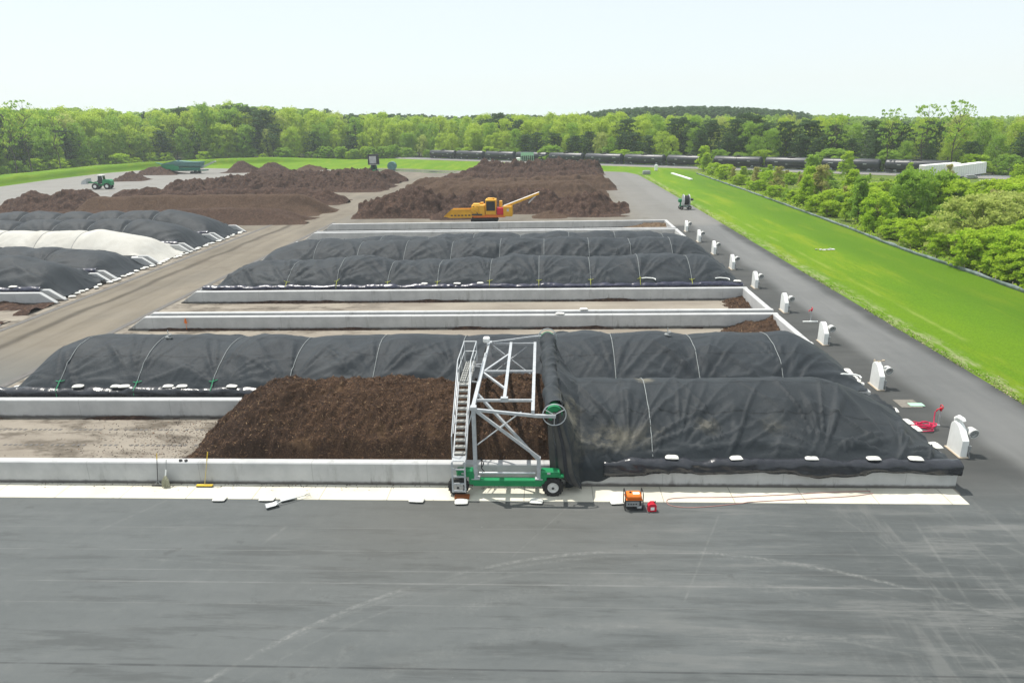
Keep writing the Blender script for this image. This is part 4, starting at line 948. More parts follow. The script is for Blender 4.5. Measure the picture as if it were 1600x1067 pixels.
for i in range(4): b.lathe((-.22+i*.1, -.26, .30), (0, -1, 0), [(0, .032), (.012, .03), (.012, .001)], 10)
b.build('socket', M['black'], r, (0, 0, 0))
b = MB(); b.box((.22, -.17, .12), (.2, .14, .10), bev=.03); b.build('muffler', M['steel_dull'], r, (0, 0, 0))
x, y = G(1019, 800); r = empty('petrol_can', (x, y+.12, 0), .1, 'red petrol can standing right of the generator', 'petrol can')
b = MB(); b.prism([(-.17, 0), (.17, 0), (.17, .27), (.09, .36), (-.09, .36), (-.17, .27)], (0, .11, 0), (1, 0, 0), (0, 0, 1), (0, -.22, 0)); o = b.build('can_body', M['red'], r, (0, 0, 0)); md = o.modifiers.new('bevel', 'BEVEL'); md.width = .025; md.segments = 2
b = MB(); b.tube([(-.12, 0, .30), (-.08, 0, .42), (.06, 0, .42), (.11, 0, .34)], .02, 8); b.build('handle', M['red'], r, (0, 0, 0), smooth=True)
b = MB(); b.lathe((.1, 0, .33), (.3, 0, 1), [(0, .03), (.05, .03), (.1, .02), (.1, .001)], 10); b.build('spout', M['black'], r, (0, 0, 0))
b = MB(); b.box((0, -.113, .15), (.15, .008, .13)); b.build('can_label', M['white'], r, (0, 0, 0))
# ------------------------------------------------------------------ cord on the apron
pts = []
for p in ((1360, 768.5), (1290, 770.5), (1220, 774.5), (1130, 778), (1075, 778.5), (1047, 780.5), (1042, 785), (1050, 790.5), (1075, 793), (1110, 791.5), (1160, 786.5), (1215, 783), (1270, 780), (1330, 776.5), (1364, 772)):
    x, y = G(*p); pts.append((x, y))
def smooth_path(P, n=8):
    P = [np.array(p, float) for p in P]; out = []
    for i in range(len(P)-1):
        p0 = P[max(i-1, 0)]; p1 = P[i]; p2 = P[i+1]; p3 = P[min(i+2, len(P)-1)]
        for k in range(n):
            t_ = k/n; out.append(.5*((2*p1)+(-p0+p2)*t_+(2*p0-5*p1+4*p2-p3)*t_**2+(-p0+3*p1-3*p2+p3)*t_**3))
    out.append(P[-1]); return out
b = MB(); b.tube([(x, y, .045 if y > 25.62 else .016) for x, y in smooth_path(pts)], .016, 6); tag(b.build('extension_cord', M['cord'], smooth=True), 'faded red cord looped over the right part of the pale apron', 'cord')
# ------------------------------------------------------------------ fan housings
def blower_proto():
    r = empty('aeration_fan', (0, 0, 0))
    poly = [(0, .03), (0, 1.0), (.42, 1.52), (.52, 1.62), (.66, 1.72), (.82, 1.76), (.98, 1.72), (1.1, 1.62), (1.16, 1.45), (1.2, .03)]
    b = MB(); b.prism(poly, (0, 0, 0), (0, 1, 0), (0, 0, 1), (.34, 0, 0)); o = b.build('housing', M['white'], r, (0, 0, 0)); md = o.modifiers.new('bevel', 'BEVEL'); md.width = .02; md.segments = 2
    b = MB(); b.box((.17, .6, .03), (.50, 1.35, .06), bev=.01); b.build('base_plate', M['tan'], r, (0, 0, 0))
    c = Vector((.66, .42, 1.32)); ax = Vector((.12, -1, -.10)).normalized()
    b = MB(); b.lathe(c-ax*.22, ax, [(0, .001), (0, .22), (.05, .255), (.34, .27), (.40, .285), (.42, .26), (.40, .20), (.36, .17), (.30, .15), (.10, .13), (.10, .001)], 28); b.build('inlet_duct', M['offwhite'], r, (0, 0, 0), smooth=True)
    b = MB(); b.lathe(c+ax*.06, ax, [(0, .001), (0, .14), (.03, .14), (.05, .06), (.05, .001)], 20)
    b.lathe(c+ax*.185, ax, [(0, .17), (.02, .205), (.03, .17)], 24); b.build('inlet_grille', M['grey'], r, (0, 0, 0), smooth=True)
    b = MB(); b.box((.44, .55, 1.22), (.22, .30, .30), bev=.03); b.build('fan_casing', M['offwhite'], r, (0, 0, 0))
    b = MB(); b.box((.40, .02, .62), (.14, .16, .26), bev=.015); b.tube([(.40, .0, .5), (.38, -.02, .32), (.42, -.03, .15), (.45, -.05, .03)], .035, 8); b.build('switch_box', M['grey'], r, (0, 0, 0))
    return r
bp = blower_proto()
FL = ['beside the right end of the dust-stained first cover', 'beside the right end of the second cover', 'beside the nearer empty bay', 'beside the farther empty bay', 'beside the first cover beyond the empty bays', 'fourth from the far end of the row', 'third from the far end of the row', 'last but one in the row', 'farthest one in the row, near the yellow machine']
XT = ['with a white spout, ', 'with a cream bracket, ', '', '', '', '', '', '', '']
for k in range(9):
    r = bp if k == 0 else dup(bp)
    r.location = (18.62+.012*k, 29.72+PITCH*k, 0); r.scale = (.86, .95, .82); tag(r, 'white fan housing '+XT[k]+FL[k], 'fan housing', 'white fan housings along the right lane')
    if k == 1:
        pass
b = MB(); b.tube([(.12, .95, 1.70), (.12, .98, 1.88), (.16, .85, 2.0), (.22, .60, 1.98), (.24, .52, 1.90)], [.10, .12, .14, .13, .10], 10)
sp = b.build('spout', M['white'], bp, (0, 0, 0), smooth=True)
root1 = [o for o in bpy.data.objects if o.name.startswith('aeration_fan') and abs(o.location.y-(29.72+PITCH)) < .1][0]
b = MB(); b.bar((.1, 1.05, 1.66), (.3, .5, 1.98), .06, .09); b.box((.32, .46, 2.0), (.16, .12, .1), bev=.02); b.box((.08, 1.08, 1.75), (.1, .1, .16), bev=.02); b.build('bracket', M['tan'], root1, (0, 0, 0))
# ------------------------------------------------------------------ standpipes, hose coil, drain
def standpipe(x, y, lab):
    r = empty('standpipe', (x, y, 0), 0, lab, 'standpipe')
    b = MB(); b.tube([(0, 0, 0), (0, 0, .78)], .03, 8); b.lathe((0, 0, 0), (0, 0, 1), [(0, .09), (.03, .08), (.03, .02)], 12); b.build('pipe', M['steel'], r, (0, 0, 0), smooth=True)
    b = MB(); b.box((0, 0, .86), (.10, .12, .20), bev=.03)
    ring = [(.0+.02, .12*cos(a), .98+.10*sin(a)) for a in np.linspace(0, 2*pi, 17)]; b.tube(ring, .022, 6); b.tube([(0, 0, .9), (-.18, 0, .84), (-.2, 0, .74)], .035, 8); b.build('valve', M['red'], r, (0, 0, 0), smooth=True)
x, y = G(1466, 664); standpipe(x, y, 'standpipe with red valve by the coiled red hose')
x, y = G(1280, 504); standpipe(x-.5, y+.4, 'standpipe with red valve behind the fan housing of the nearer empty bay')
x, y = G(1445, 670); pts = []
for i in range(150):
    a = i*.21; rr_ = .38+.09*sin(i*.37); pts.append((x-.1+cos(a)*rr_*1.25+.12*sin(i*.11), y+sin(a)*rr_*.8+.1*cos(i*.13), .04+.0018*i+.03*sin(i*.9)))
px_, py_ = G(1464, 664); pts += [tuple(p) for p in smooth_path([pts[-1], (x+.45, y+.1, .08), (px_-.25, py_-.1, .35), (px_-.2, py_+.0, .74)], 6)]
b = MB(); b.tube(pts, .026, 7); tag(b.build('hose_coil', M['pink'], smooth=True), 'bright red hose in a loose coil on the asphalt beside the first cover', 'hose')
M['gully'] = simple('rusty_grating', (.22, .20, .17), (.13, .12, .105), 6, .85)
x, y = G(1424, 633); r = empty('drain', (x, y, 0), 0, 'square gully cover with a mint green lid beside the right lane', 'drain')
b = MB(); b.box((-.1, .2, .012), (1.1, 1.1, .024), bev=.006); b.build('gully_frame', M['gully'], r, (0, 0, 0))
b = MB(); b.box((.25, .0, .036), (.75, .42, .03), bev=.008); b.build('lid', M['mint'], r, (0, 0, 0))
b = MB(); b.box((0, 0, .03), (1.1, .14, .06), bev=.01); o = b.build('plank', M['white'], None, (0, 0, 0), loc=(*G(1266, 503), 0)); tag(o, 'white plank lying on the asphalt behind the fan housing of the nearer empty bay', 'plank')
# orange marker and small heaps inside the empty bays
r = empty('marker_flag', (-27.5, bay(3)+7.02, 0), 0, 'small orange marker standing against the far wall of the nearer empty bay', 'marker')
b = MB(); b.add([(-.12, -.06, .62), (.14, -.06, .58), (.05, -.06, 1.02), (-.05, -.04, .9)], [(0, 1, 2, 3)]); b.tube([(0, -.03, 0), (0, -.03, 1.0)], .015, 6); b.build('flag', M['orange'], r, (0, 0, 0))
M['compost_pale'] = m_compost('pale_compost', (.20, .145, .09), (.13, .09, .06), (.28, .21, .13), .6, 4)
def corner_heap(k, lab, hh, xr=5.5, mt='compost'):
    xs = np.linspace(XR-WT-xr, XR-WT-.01, 60); ys = np.linspace(bay(k)+WT+.02, bay(k)+7.08, 60); X, Y = np.meshgrid(xs, ys)
    e = sst(0, 1, (X-xs[0])/xr); q = sst(bay(k)+2.2, bay(k)+6.5, Y)
    Z = hh*e**1.3*(.35+.65*q)-.12+.22*fbm(X*1.1, Y*1.1, k, 4)*e+.05*vn(X*7, Y*7, k); heap('compost_heap', lab, xs, ys, np.maximum(Z, -.02), mt, None, 2500, .06, k)
corner_heap(3, 'small remnant of compost in the right corner of the nearer empty bay', .85)
corner_heap(4, 'small remnant of compost in the right corner of the farther empty bay', .42, 3)
corner_heap(9, 'small pale remnant of compost in the right end of the last bay', .8, 11, 'compost_pale')
def skirt(x0, x1, y, lab, seed, hh=.07, mat='compost_dark'):
    xs = np.linspace(x0, x1, int((x1-x0)/.12)); ys = np.linspace(y-.36, y-.005, 10); X, Y = np.meshgrid(xs, ys)
    q = (Y-ys[0])/.36; amp = np.clip(.75+fbm(X*.35, X*0+seed, seed, 4), 0, 2)
    Z = hh*1.9*amp*q**1.6-.015+.02*vn(X*6, Y*6, seed); heap('spilled_compost', lab, xs, ys, Z, mat, None, 0, cat='spill')
skirt(-30.5, 11.5, bay(3)+7.1, 'thin line of spilled compost along the far wall of the nearer empty bay', 3)
skirt(-30.5, 12.5, bay(4)+7.1, 'thin line of spilled compost along the far wall of the farther empty bay', 5)
skirt(-30.5, -15.2, bay(1)+7.1, 'line of brown litter along the wall foot left of the bare heap', 7, .06)
skirt(-90, -44.6, bay(4)+7.1, 'brown litter along the wall foot in the empty left-hand bay', 9, .14)
# left-hand empty bay debris
xs = np.linspace(-53, -43.6, 60); ys = np.linspace(bay(4)+.6, bay(4)+7, 50); X, Y = np.meshgrid(xs, ys)
Z = .30*np.clip(fbm(X*.5, Y*.5, 8, 5)+.25*sst(-48, -44, X)-.10, -.1, 1.2); heap('spilled_compost', 'scattered brown litter on the floor of the empty left-hand bay', xs, ys, Z, 'compost_dark', None, 0, cat='spill')

# ------------------------------------------------------------------ windrows beyond the bays
def windrow(label, x0, x1, yc, hw, h, rgh, mat, seed, group=None, step=.24, el=3.5, er=3.5, skew=0., hv=.15, lump=0., p=1.15):
    xs = np.arange(x0, x1+step, step); ys = np.arange(yc-hw-.8, yc+hw+.8, step); X, Y = np.meshgrid(xs, ys)
    yc_ = yc+skew*(X-(x0+x1)/2)/(x1-x0); hwv = hw*(1+.10*vn(X*.12, X*0, seed+1)*(1+rgh))
    s = (Y-yc_)/hwv
    ex = np.minimum((X-x0)/el, (x1-X)/er); ex = np.clip(ex+.35*vn(Y*.35, X*.1, seed+2), 0, 1)
    hh = h*(1+hv*fbm(X*.16, X*0+2, seed+3, 3))
    ln = np.clip(1-np.abs(s), 0, None); prof = np.where(ln < .8, ln/.86, .93+.07*np.sin((np.clip(ln, .8, 1)-.8)/.2*pi/2)); prof = np.clip(prof, 0, 1)**p
    Z = hh*np.minimum(prof, 1)*(1-(1-ex)**1.25)
    n = .30*fbm(X*.35, Y*.35, seed+5, 3)+.34*ridge(X*.8, Y*.8, seed+6, 2)+.30*vn(X*1.4, Y*1.4, seed+7)+.18*vn(X*2.3, Y*2.3, seed+12)
    Z = Z+(rgh*1.5*n+.02*vn(X*2, Y*2, seed+8))*np.clip(Z/.8, 0, 1)+lump*np.clip(fbm(X*.22, Y*.4, seed+9, 2), 0, 1)*np.clip(Z/1.2, 0, 1)
    Z = np.where(Z < .03, -.03, Z)
    return heap('windrow', label, xs, ys, Z, mat, group, 0, cat='windrow')
windrow('smooth low brown windrow nearest the left-hand covers', -86, -37.3, 111.8, 4.2, 2.1, .12, 'compost_mid', 201, hv=.06, er=5)
windrow('smooth tan windrow, second from the left-hand covers', -84, -36.6, 122.5, 5.4, 3.3, .12, 'compost_warm', 207, hv=.05, er=6)
windrow('dark rough heap at the left end of the tan windrow', -103.5, -82, 131, 6.5, 3.2, .6, 'compost_dark', 211, el=7, er=6, lump=.8)
windrow('low dark windrow behind the tan one, ending at the haul road', -88, -38.5, 138, 5.0, 2.7, .35, 'compost_dark', 213, er=5)
windrow('broad rough dark windrow in the middle of the left yard', -91, -36, 165.5, 8.5, 2.3, .95, 'compost_dark', 221, el=6, er=5, lump=.6)
windrow('rough dark windrow behind the broad one', -86, -37, 177, 8, 2.3, .95, 'compost_dark', 227, el=8, er=5, lump=.6)
windrow('rough reddish windrow farther back in the left yard', -84, -42, 190, 8, 2.3, .95, 'compost_dark', 233, el=9, er=5, lump=.5)
windrow('pointed dark heap behind the left windrows', -84, -66, 204, 6.5, 2.5, .6, 'compost_dark', 237, el=7, er=8)
windrow('rounded dark heap behind the left windrows', -66, -52, 207, 5.5, 1.8, .5, 'compost_dark', 239, el=5, er=5)
windrow('conical dark heap right of the loader', -47.5, -36.2, 187, 4.6, 3.0, .25, 'compost_dark', 241, el=5.4, er=5.4)
windrow('lone brown heap on the grey yard below the green screening machine', -124, -114.6, 203, 4.4, 2.3, .5, 'compost_dark', 243, el=3.4, er=3.8)
windrow('dark heap under the left end of the green screening machine', -131, -116.5, 227, 4.5, 2.3, .35, 'compost_dark', 251, el=5, er=6)
windrow('dark pointed heap under the discharge conveyor of the green screening machine', -105, -94, 232, 4.6, 3.4, .25, 'compost_dark', 253, el=5.4, er=5.4)
windrow('dark heap just right of the discharge heap', -96, -84, 233, 4.4, 2.3, .3, 'compost_dark', 257, el=5, er=5)
windrow('pale brown heap at the far left edge of the yard', -84, -73, 236, 4.2, 1.8, .3, 'compost_warm', 259, el=5, er=5)
# right block
windrow('rough dark windrow behind the yellow machine, at its left', -31.6, -14, 118.2, 5.6, 3.0, 1.0, 'compost_dark', 301, el=7, er=6, lump=.6)
windrow('rough dark windrow behind the yellow machine, in the middle', -19, 4.5, 121.5, 6.0, 3.2, .8, 'compost_dark', 303, el=6, er=5, lump=.5)
windrow('rough brown heap right of the yellow machine', .5, 13.6, 117.5, 5.2, 2.7, 1.0, 'compost_dark', 305, el=5, er=6, lump=.5)
windrow('small brown mound under the conveyor tip of the yellow machine', -2.4, 3.4, 112.9, 2.2, 1.2, .3, 'compost_warm', 307, el=3.5, er=3.5)
windrow('low brown mound under the left end of the yellow machine', -19.0, -8.6, 112.6, 2.2, 1.0, .3, 'compost_dark', 309, el=3, er=4)
windrow('smooth tan windrow, second behind the yellow machine', -26, 11.2, 132.5, 6.0, 3.5, .30, 'compost_warm', 311, el=6, er=5, hv=.06)
windrow('smooth tan windrow, third behind the yellow machine', -27, 12.2, 145, 5.5, 3.1, .30, 'compost_warm', 313, el=6, er=5, hv=.06)
windrow('tan windrow with pointed ends, fourth behind the yellow machine', -31, 15.2, 158, 4.8, 2.6, .45, 'compost_warm', 317, el=5, er=5, hv=.2)
windrow('dark windrow, fifth behind the yellow machine', -29, 13.5, 172, 5.5, 2.6, .5, 'compost_dark', 319, el=6, er=5)
windrow('dark windrow, last but one in the right yard', -26, 14.6, 188, 5.5, 2.9, .7, 'compost_dark', 321, el=6, er=5)
windrow('long rough windrow farthest back in the right yard', -23, 16.0, 203, 6, 3.4, 1.1, 'compost_dark', 323, el=6, er=5, lump=.5)

# ------------------------------------------------------------------ yellow grinder
def P0(name, mat, mb, r, parent=None, smooth=False): return mb.build(name, M[mat], parent or r, (0, 0, 0), smooth=smooth)
r = empty('grinder', (-9.1, 107.6, 0), 0, 'yellow horizontal grinder with raised conveyor between the last bay and the dark windrow', 'grinder'); r.scale = (.97, 1, .90)
b = MB(); b.prism([(-6.5, 1.15), (-5.3, 2.3), (-2.6, 2.3), (-2.2, 2.6), (-2.2, .95), (-5.7, .95)], (0, -1.0, 0), (1, 0, 0), (0, 0, 1), (0, .12, 0)); b.prism([(-6.5, 1.15), (-5.3, 2.3), (-2.6, 2.3), (-2.2, 2.6), (-2.2, .95), (-5.7, .95)], (0, .9, 0), (1, 0, 0), (0, 0, 1), (0, .12, 0)); b.box((-4.1, 0, 1.05), (3.6, 1.8, .12))
b.bar((-6.55, -1.04, 1.15), (-5.3, -1.04, 2.34), .14, .12); b.box((-3.95, -1.05, 2.32), (2.75, .16, .12)); P0('feed_trough', 'yellow', b, r)
b = MB()
for i in range(6): b.box((-5.35+i*.55, -1.03, 1.36), (.30, .06, .18))
P0('trough_slot', 'dark', b, r)
b = MB(); b.box((-1.2, 0, 2.1), (2.1, 2.0, 1.9), bev=.12); b.box((-1.5, -.3, 3.05), (1.1, 1.2, .35), bev=.08); b.box((-.7, .3, 3.2), (.5, .6, .3), bev=.06); b.lathe((-1.7, -1.05, 2.2), (0, -1, 0), [(0, .55), (.12, .52), (.14, .2), (.2, .001)], 20); P0('mill_housing', 'yellow', b, r)
b = MB(); b.box((-1.4, -1.06, 1.45), (1.6, .14, .22)); b.tube([(-1.9, -1.1, 2.9), (-1.6, -1.15, 2.1), (-1.2, -1.12, 1.5)], .05, 6); P0('hydraulic_hose', 'dark', b, r)
b = MB(); b.box((.75, 0, 2.65), (1.65, 2.1, 2.5), bev=.06); b.box((.6, 0, 3.97), (.8, 1.2, .16), bev=.04); b.box((1.2, -.5, 4.02), (.3, .3, .26), bev=.04); o = P0('engine_enclosure', 'yellow', b, r)
b = MB(); b.box((.75, -1.07, 2.85), (1.35, .05, 1.55)); P0('radiator_grille', 'black', b, r, o)
b = MB()
for i in range(5): b.box((.75, -1.10, 2.25+i*.3), (1.32, .03, .03))
P0('grille_bar', 'dark', b, r, o)
b = MB(); b.box((.2, -.2, 1.25), (6.0, 1.5, .35)); b.box((.5, -.95, 1.1), (5, .12, .3)); P0('chassis', 'orange', b, r)
b = MB(); b.box((2.2, -.1, 1.9), (1.1, 1.7, 1.2), bev=.05); P0('hydraulic_tank', 'red', b, r)
b = MB(); b.box((2.25, .2, 2.9), (.45, .8, 1.3), bev=.04); b.box((3.4, -.1, 1.95), (1.4, 2.0, 1.7), bev=.08); P0('discharge_box', 'yellow', b, r)
b = MB()
for yy in (-.75, .75):
    b.lathe((-2.0, yy-.22, .45), (0, 1, 0), [(0, .001), (0, .42), (.44, .42), (.44, .001)], 16); b.lathe((1.4, yy-.22, .45), (0, 1, 0), [(0, .001), (0, .42), (.44, .42), (.44, .001)], 16); b.box((-.3, yy, .45), (3.4, .46, .84), bev=.1)
P0('crawler_track', 'rubber', b, r)
b = MB()
for yy in (-.62, .62): b.bar((2.6, yy, 2.5), (8.2, yy, 4.75), .12, .34)
for i in range(8): f = i/7; b.bar((2.7+f*5.2, -.6, 2.5+f*2.15), (2.7+f*5.2, .6, 2.5+f*2.15), .08, .08)
cv = P0('conveyor', 'yellow', b, r)
b = MB(); b.bar((2.4, 0, 2.62), (8.25, 0, 4.92), 1.05, .05); P0('conveyor_belt', 'offwhite', b, r, cv)
b = MB(); b.bar((7.7, -.62, 4.35), (6.6, -.62, 3.2), .12, .12); b.bar((7.7, .62, 4.35), (6.6, .62, 3.2), .12, .12); P0('conveyor_stay', 'steel', b, r)
b = MB(); b.box((3.4, -1.11, 2.15), (.35, .02, .45)); P0('pale_decal', 'decal', b, r)

# ------------------------------------------------------------------ screening machine
r = empty('screening_machine', (-117, 228.5, 0), -.05, 'long green trommel screening machine among dark heaps at the far left', 'screening machine'); r.scale = (1, 1, .62)
b = MB(); b.prism([(-7.0, 2.6), (-6.3, 5.2), (-1.5, 5.0), (-.6, 4.4), (-.8, 2.0), (-5.5, 1.6)], (0, -1.4, 0), (1, 0, 0), (0, 0, 1), (0, 2.8, 0)); P0('engine_hull', 'green', b, r)
b = MB(); b.lathe((-2, 0, 4.6), (1, 0, -.02), [(0, .001), (0, 1.5), (8.5, 1.5), (8.5, .001)], 20); P0('screen_drum', 'teal', b, r, None, True)
b = MB(); b.prism([(-6.6, 5.0), (-1.8, 6.6), (3.2, 6.0), (6.8, 6.0), (6.8, 5.2), (-6.6, 4.8)], (0, -1.6, 0), (1, 0, 0), (0, 0, 1), (0, 3.2, 0)); b.box((-1.2, 0, 6.6), (.5, .5, .7)); P0('canopy', 'teal', b, r)
b = MB(); b.box((1.5, 0, 1.6), (13, 2.0, .5)); b.box((2.6, -1.2, 2.5), (7.5, .3, 1.2)); P0('chassis', 'green_dull', b, r)
b = MB()
for x in (3.4, 4.7):
    for yy in (-1.1, 1.1): b.lathe((x, yy-.2, .6), (0, 1, 0), [(0, .001), (0, .6), (.4, .6), (.4, .001)], 16)
P0('wheel', 'rubber', b, r)
b = MB(); b.bar((6.0, 0, 2.6), (11.2, 0, 6.0), 1.1, .3); b.bar((6.4, -.5, 3.4), (11, -.5, 6.3), .1, .12); P0('discharge_conveyor', 'steel_dull', b, r)
b = MB(); b.bar((-6.4, 0, 4.8), (-8.8, 0, 5.6), 1.3, .25); P0('fines_conveyor', 'green_dull', b, r)

# ------------------------------------------------------------------ wheel loaders
def loader(loc, rz, lab, bz, scale, bucket_mat):
    r = empty('wheel_loader', loc, rz, lab, 'wheel loader'); r.scale = (scale,)*3
    b = MB(); b.prism([(-3.0, 1.0), (-3.0, 2.1), (-2.6, 2.45), (-1.0, 2.5), (-.6, 1.2)], (0, -.9, 0), (1, 0, 0), (0, 0, 1), (0, 1.8, 0)); b.box((.9, 0, 1.25), (1.4, 1.0, .8), bev=.08); b.box((-.5, 0, 1.1), (3.0, .9, .5)); P0('body', 'green', b, r)
    b = MB(); b.prism([(-1.1, 2.4), (-1.0, 3.5), (.15, 3.5), (.45, 2.2), (.3, 1.5), (-.8, 1.5)], (0, -.75, 0), (1, 0, 0), (0, 0, 1), (0, 1.5, 0)); o = P0('cab', 'glass', b, r)
    b = MB(); b.box((-.42, 0, 3.56), (1.4, 1.65, .12), bev=.04)
    for x, z0 in ((-1.06, 2.4), (.3, 2.3)):
        for yy in (-.76, .76): b.bar((x, yy, z0), (x*.8-.1, yy, 3.52), .09, .09)
    P0('cab_roof', 'white', b, r, o)
    for x in (-1.9, 1.1):
        for yy in (-.95, .95):
            b = MB(); b.lathe((x, yy-.28, .8), (0, 1, 0), [(0, .4), (0, .72), (.06, .8), (.5, .8), (.56, .72), (.56, .4)], 20); wl = P0('tyre', 'rubber', b, r, None, True)
            b = MB(); b.lathe((x, yy-.24, .8), (0, 1, 0), [(0, .001), (0, .42), (.48, .42), (.48, .001)], 14); P0('rim', 'white', b, r, wl)
    b = MB()
    for yy in (-.5, .5): b.bar((.7, yy, 1.9), (2.0, yy, 1.5+(bz-1.5)*.45), .16, .28); b.bar((2.0, yy, 1.5+(bz-1.5)*.45), (2.9, yy, bz), .16, .26)
    P0('lift_arm', 'green', b, r)
    b = MB(); pf = [(2.9, bz-.35), (2.85, bz+.65), (3.5, bz+1.1), (4.3, bz+1.15), (4.25, bz+1.05), (3.5, bz+.95), (3.0, bz+.55), (3.05, bz-.25), (3.9, bz-.35), (4.3, bz-.30), (4.3, bz-.42)]
    pf = [(2.85, bz-.4), (4.35, bz-.45), (4.2, bz-.33), (3.08, bz-.25), (2.98, bz+.9), (2.85, bz+.95)]
    b.prism(pf, (0, -1.45, 0), (1, 0, 0), (0, 0, 1), (0, 2.9, 0))
    for yy in (-1.5, 1.45): b.prism([(2.85, bz-.45), (4.3, bz-.45), (4.0, bz+.35), (2.9, bz+.95)], (0, yy, 0), (1, 0, 0), (0, 0, 1), (0, .06, 0))
    P0('bucket', bucket_mat, b, r); return r
loader((-111.6, 175.5, 0), pi+.15, 'green and white wheel loader with grey bucket facing left beside the tan windrow', 1.9, .95, 'steel_dull')
lo = loader((-49.5, 206, 0), -pi/2+.25, 'wheel loader with a high raised bucket seen from the front among the left heaps', 3.6, 1.05, 'dark')
b = MB(); b.box((3.0, 0, 4.55), (.25, 2.9, 2.6), bev=.05); b.build('bucket_back', M['dark'], lo, (0, 0, 0))
b = MB(); b.box((3.14, -.2, 4.4), (.03, 1.8, 1.9)); o = b.build('bucket_plate', M['offwhite'], lo, (0, 0, 0))
b = MB(); b.lathe((0, -1.1, 1.35), (0, 1, 0), [(0, .001), (0, 1.25), (.08, 1.35), (2.1, 1.35), (2.2, 1.25), (2.2, .001)], 24)
b.box((0, -.7, .15), (1.6, .2, .3)); b.box((0, .7, .15), (1.6, .2, .3)); b.lathe((0, -1.3, 1.35), (0, 1, 0), [(0, .001), (0, .35), (2.6, .35), (2.6, .001)], 12)
tag(b.build('storage_drum', M['teal'], None, (0, 0, 0), loc=(-49.0, 228.5, 0)), 'dark round drum on the far yard right of the raised bucket', 'drum')
# ------------------------------------------------------------------ reel cart on the right lane
r = empty('hose_reel_cart', (23.15, 120.3, 0), .06, 'small green reel cart with a black drum at the grass edge', 'reel cart')
b = MB(); b.lathe((-.35, 0, 1.5), (1, 0, 0), [(0, .001), (0, .8), (.85, .8), (.85, .001)], 28); P0('wound_drum', 'black', b, r, None, True)
for x in (-.45, .48):
    b = MB(); b.lathe((x, 0, 1.5), (1, 0, 0), [(0, .001), (0, .98), (.06, 1.0), (.08, .98), (.08, .001)], 28); P0('flange', 'steel_dull', b, r, None, True)
b = MB(); b.box((-.95, 0, 1.45), (.55, .7, .6), bev=.12); b.bar((-.85, -.45, .45), (-.8, 0, 1.4), .12); b.bar((-.85, .45, .45), (-.8, 0, 1.4), .12); b.box((-.3, 0, .55), (1.4, .2, .14)); P0('drive_unit', 'green', b, r)
b = MB(); b.box((1.0, 0, 1.6), (.5, .5, .35), bev=.08); b.bar((.75, 0, .5), (.75, 0, 1.5), .12); P0('gearbox', 'dark', b, r)
b = MB(); b.box((0, -.5, .42), (1.9, .10, .12)); b.box((0, .5, .42), (1.9, .10, .12)); b.tube([(.9, -.4, .5), (.4, -.5, .9), (.05, -.55, .6)], .035, 6); P0('frame', 'steel', b, r)
for x in (-.75, .6):
    for yy in (-.55, .55):
        b = MB(); b.lathe((x, yy-.09, .3), (0, 1, 0), [(0, .12), (0, .26), (.02, .3), (.16, .3), (.18, .26), (.18, .12)], 16); P0('wheel', 'rubber', b, r, None, True)
# ------------------------------------------------------------------ stake truck near the train
r = empty('stake_truck', (-7.4, 251, 0), .0, 'pale green stake-bed truck parked in front of the train', 'truck')
b = MB(); b.box((-2.3, 0, 1.35), (1.5, 2.0, 1.5), bev=.15); P0('cab', 'white', b, r)
b = MB(); b.box((.8, 0, 1.0), (4.4, 2.1, .25)); P0('bed', 'dark', b, r)
b = MB()
for i in range(7): b.box((-1.3+i*.7, -1.03, 2.4), (.12, .08, 2.6)); b.box((-1.3+i*.7, 1.03, 2.4), (.12, .08, 2.6))
for z in (2.9, 3.3, 3.65):
    b.box((.8, -1.03, z), (4.4, .06, .25)); b.box((.8, 1.03, z), (4.4, .06, .25))
P0('stake_sides', 'mint', b, r)
for x in (-2.2, 1.6):
    for yy in (-.85, .85):
        b = MB(); b.lathe((x, yy-.15, .45), (0, 1, 0), [(0, .001), (0, .45), (.3, .45), (.3, .001)], 14); P0('wheel', 'rubber', b, r)
b = MB(); b.prism([(-1.5, 0), (1.6, 0), (1.4, .35), (-.4, .45), (-.6, 1.1), (-1.0, .5)], (0, -.8, 0), (1, 0, 0), (0, 0, 1), (0, 1.6, 0)); tag(b.build('tarped_trailer', M['white'], None, (0, 0, 0), loc=(-1.4, 249, 0)), 'small white covered trailer right of the stake truck', 'trailer')

# ------------------------------------------------------------------ railway
T0 = Vector((-46.6, 291.6, 0)); T1 = Vector((95.9, 176.5, 0)); td = (T1-T0).normalized(); tn = Vector((-td.y, td.x, 0)); ang = atan2(td.y, td.x)
b = MB(); A0 = T0-td*90; B0 = T1+td*120
M['ballast'] = simple('ballast', (.26, .25, .23), (.16, .155, .145), 6, .95)
b.add([tuple(p+tn*o+Vector((0, 0, z))) for p in (A0, B0) for o, z in ((-3.2, -.04), (-1.9, .32), (1.9, .32), (3.2, -.04))], [(0, 1, 5, 4), (1, 2, 6, 5), (2, 3, 7, 6)])
o = b.build('railway_bed', M['ballast'], None, (0, 0, 0), loc=(0, 0, 0)); o['kind'] = 'structure'
b = MB()
for o_ in (-.72, .72): b.bar(tuple(A0+tn*o_+Vector((0, 0, .40))), tuple(B0+tn*o_+Vector((0, 0, .40))), .08, .15)
o = b.build('rails', M['steel_dull'], None, (0, 0, 0), loc=(0, 0, 0)); o['kind'] = 'structure'
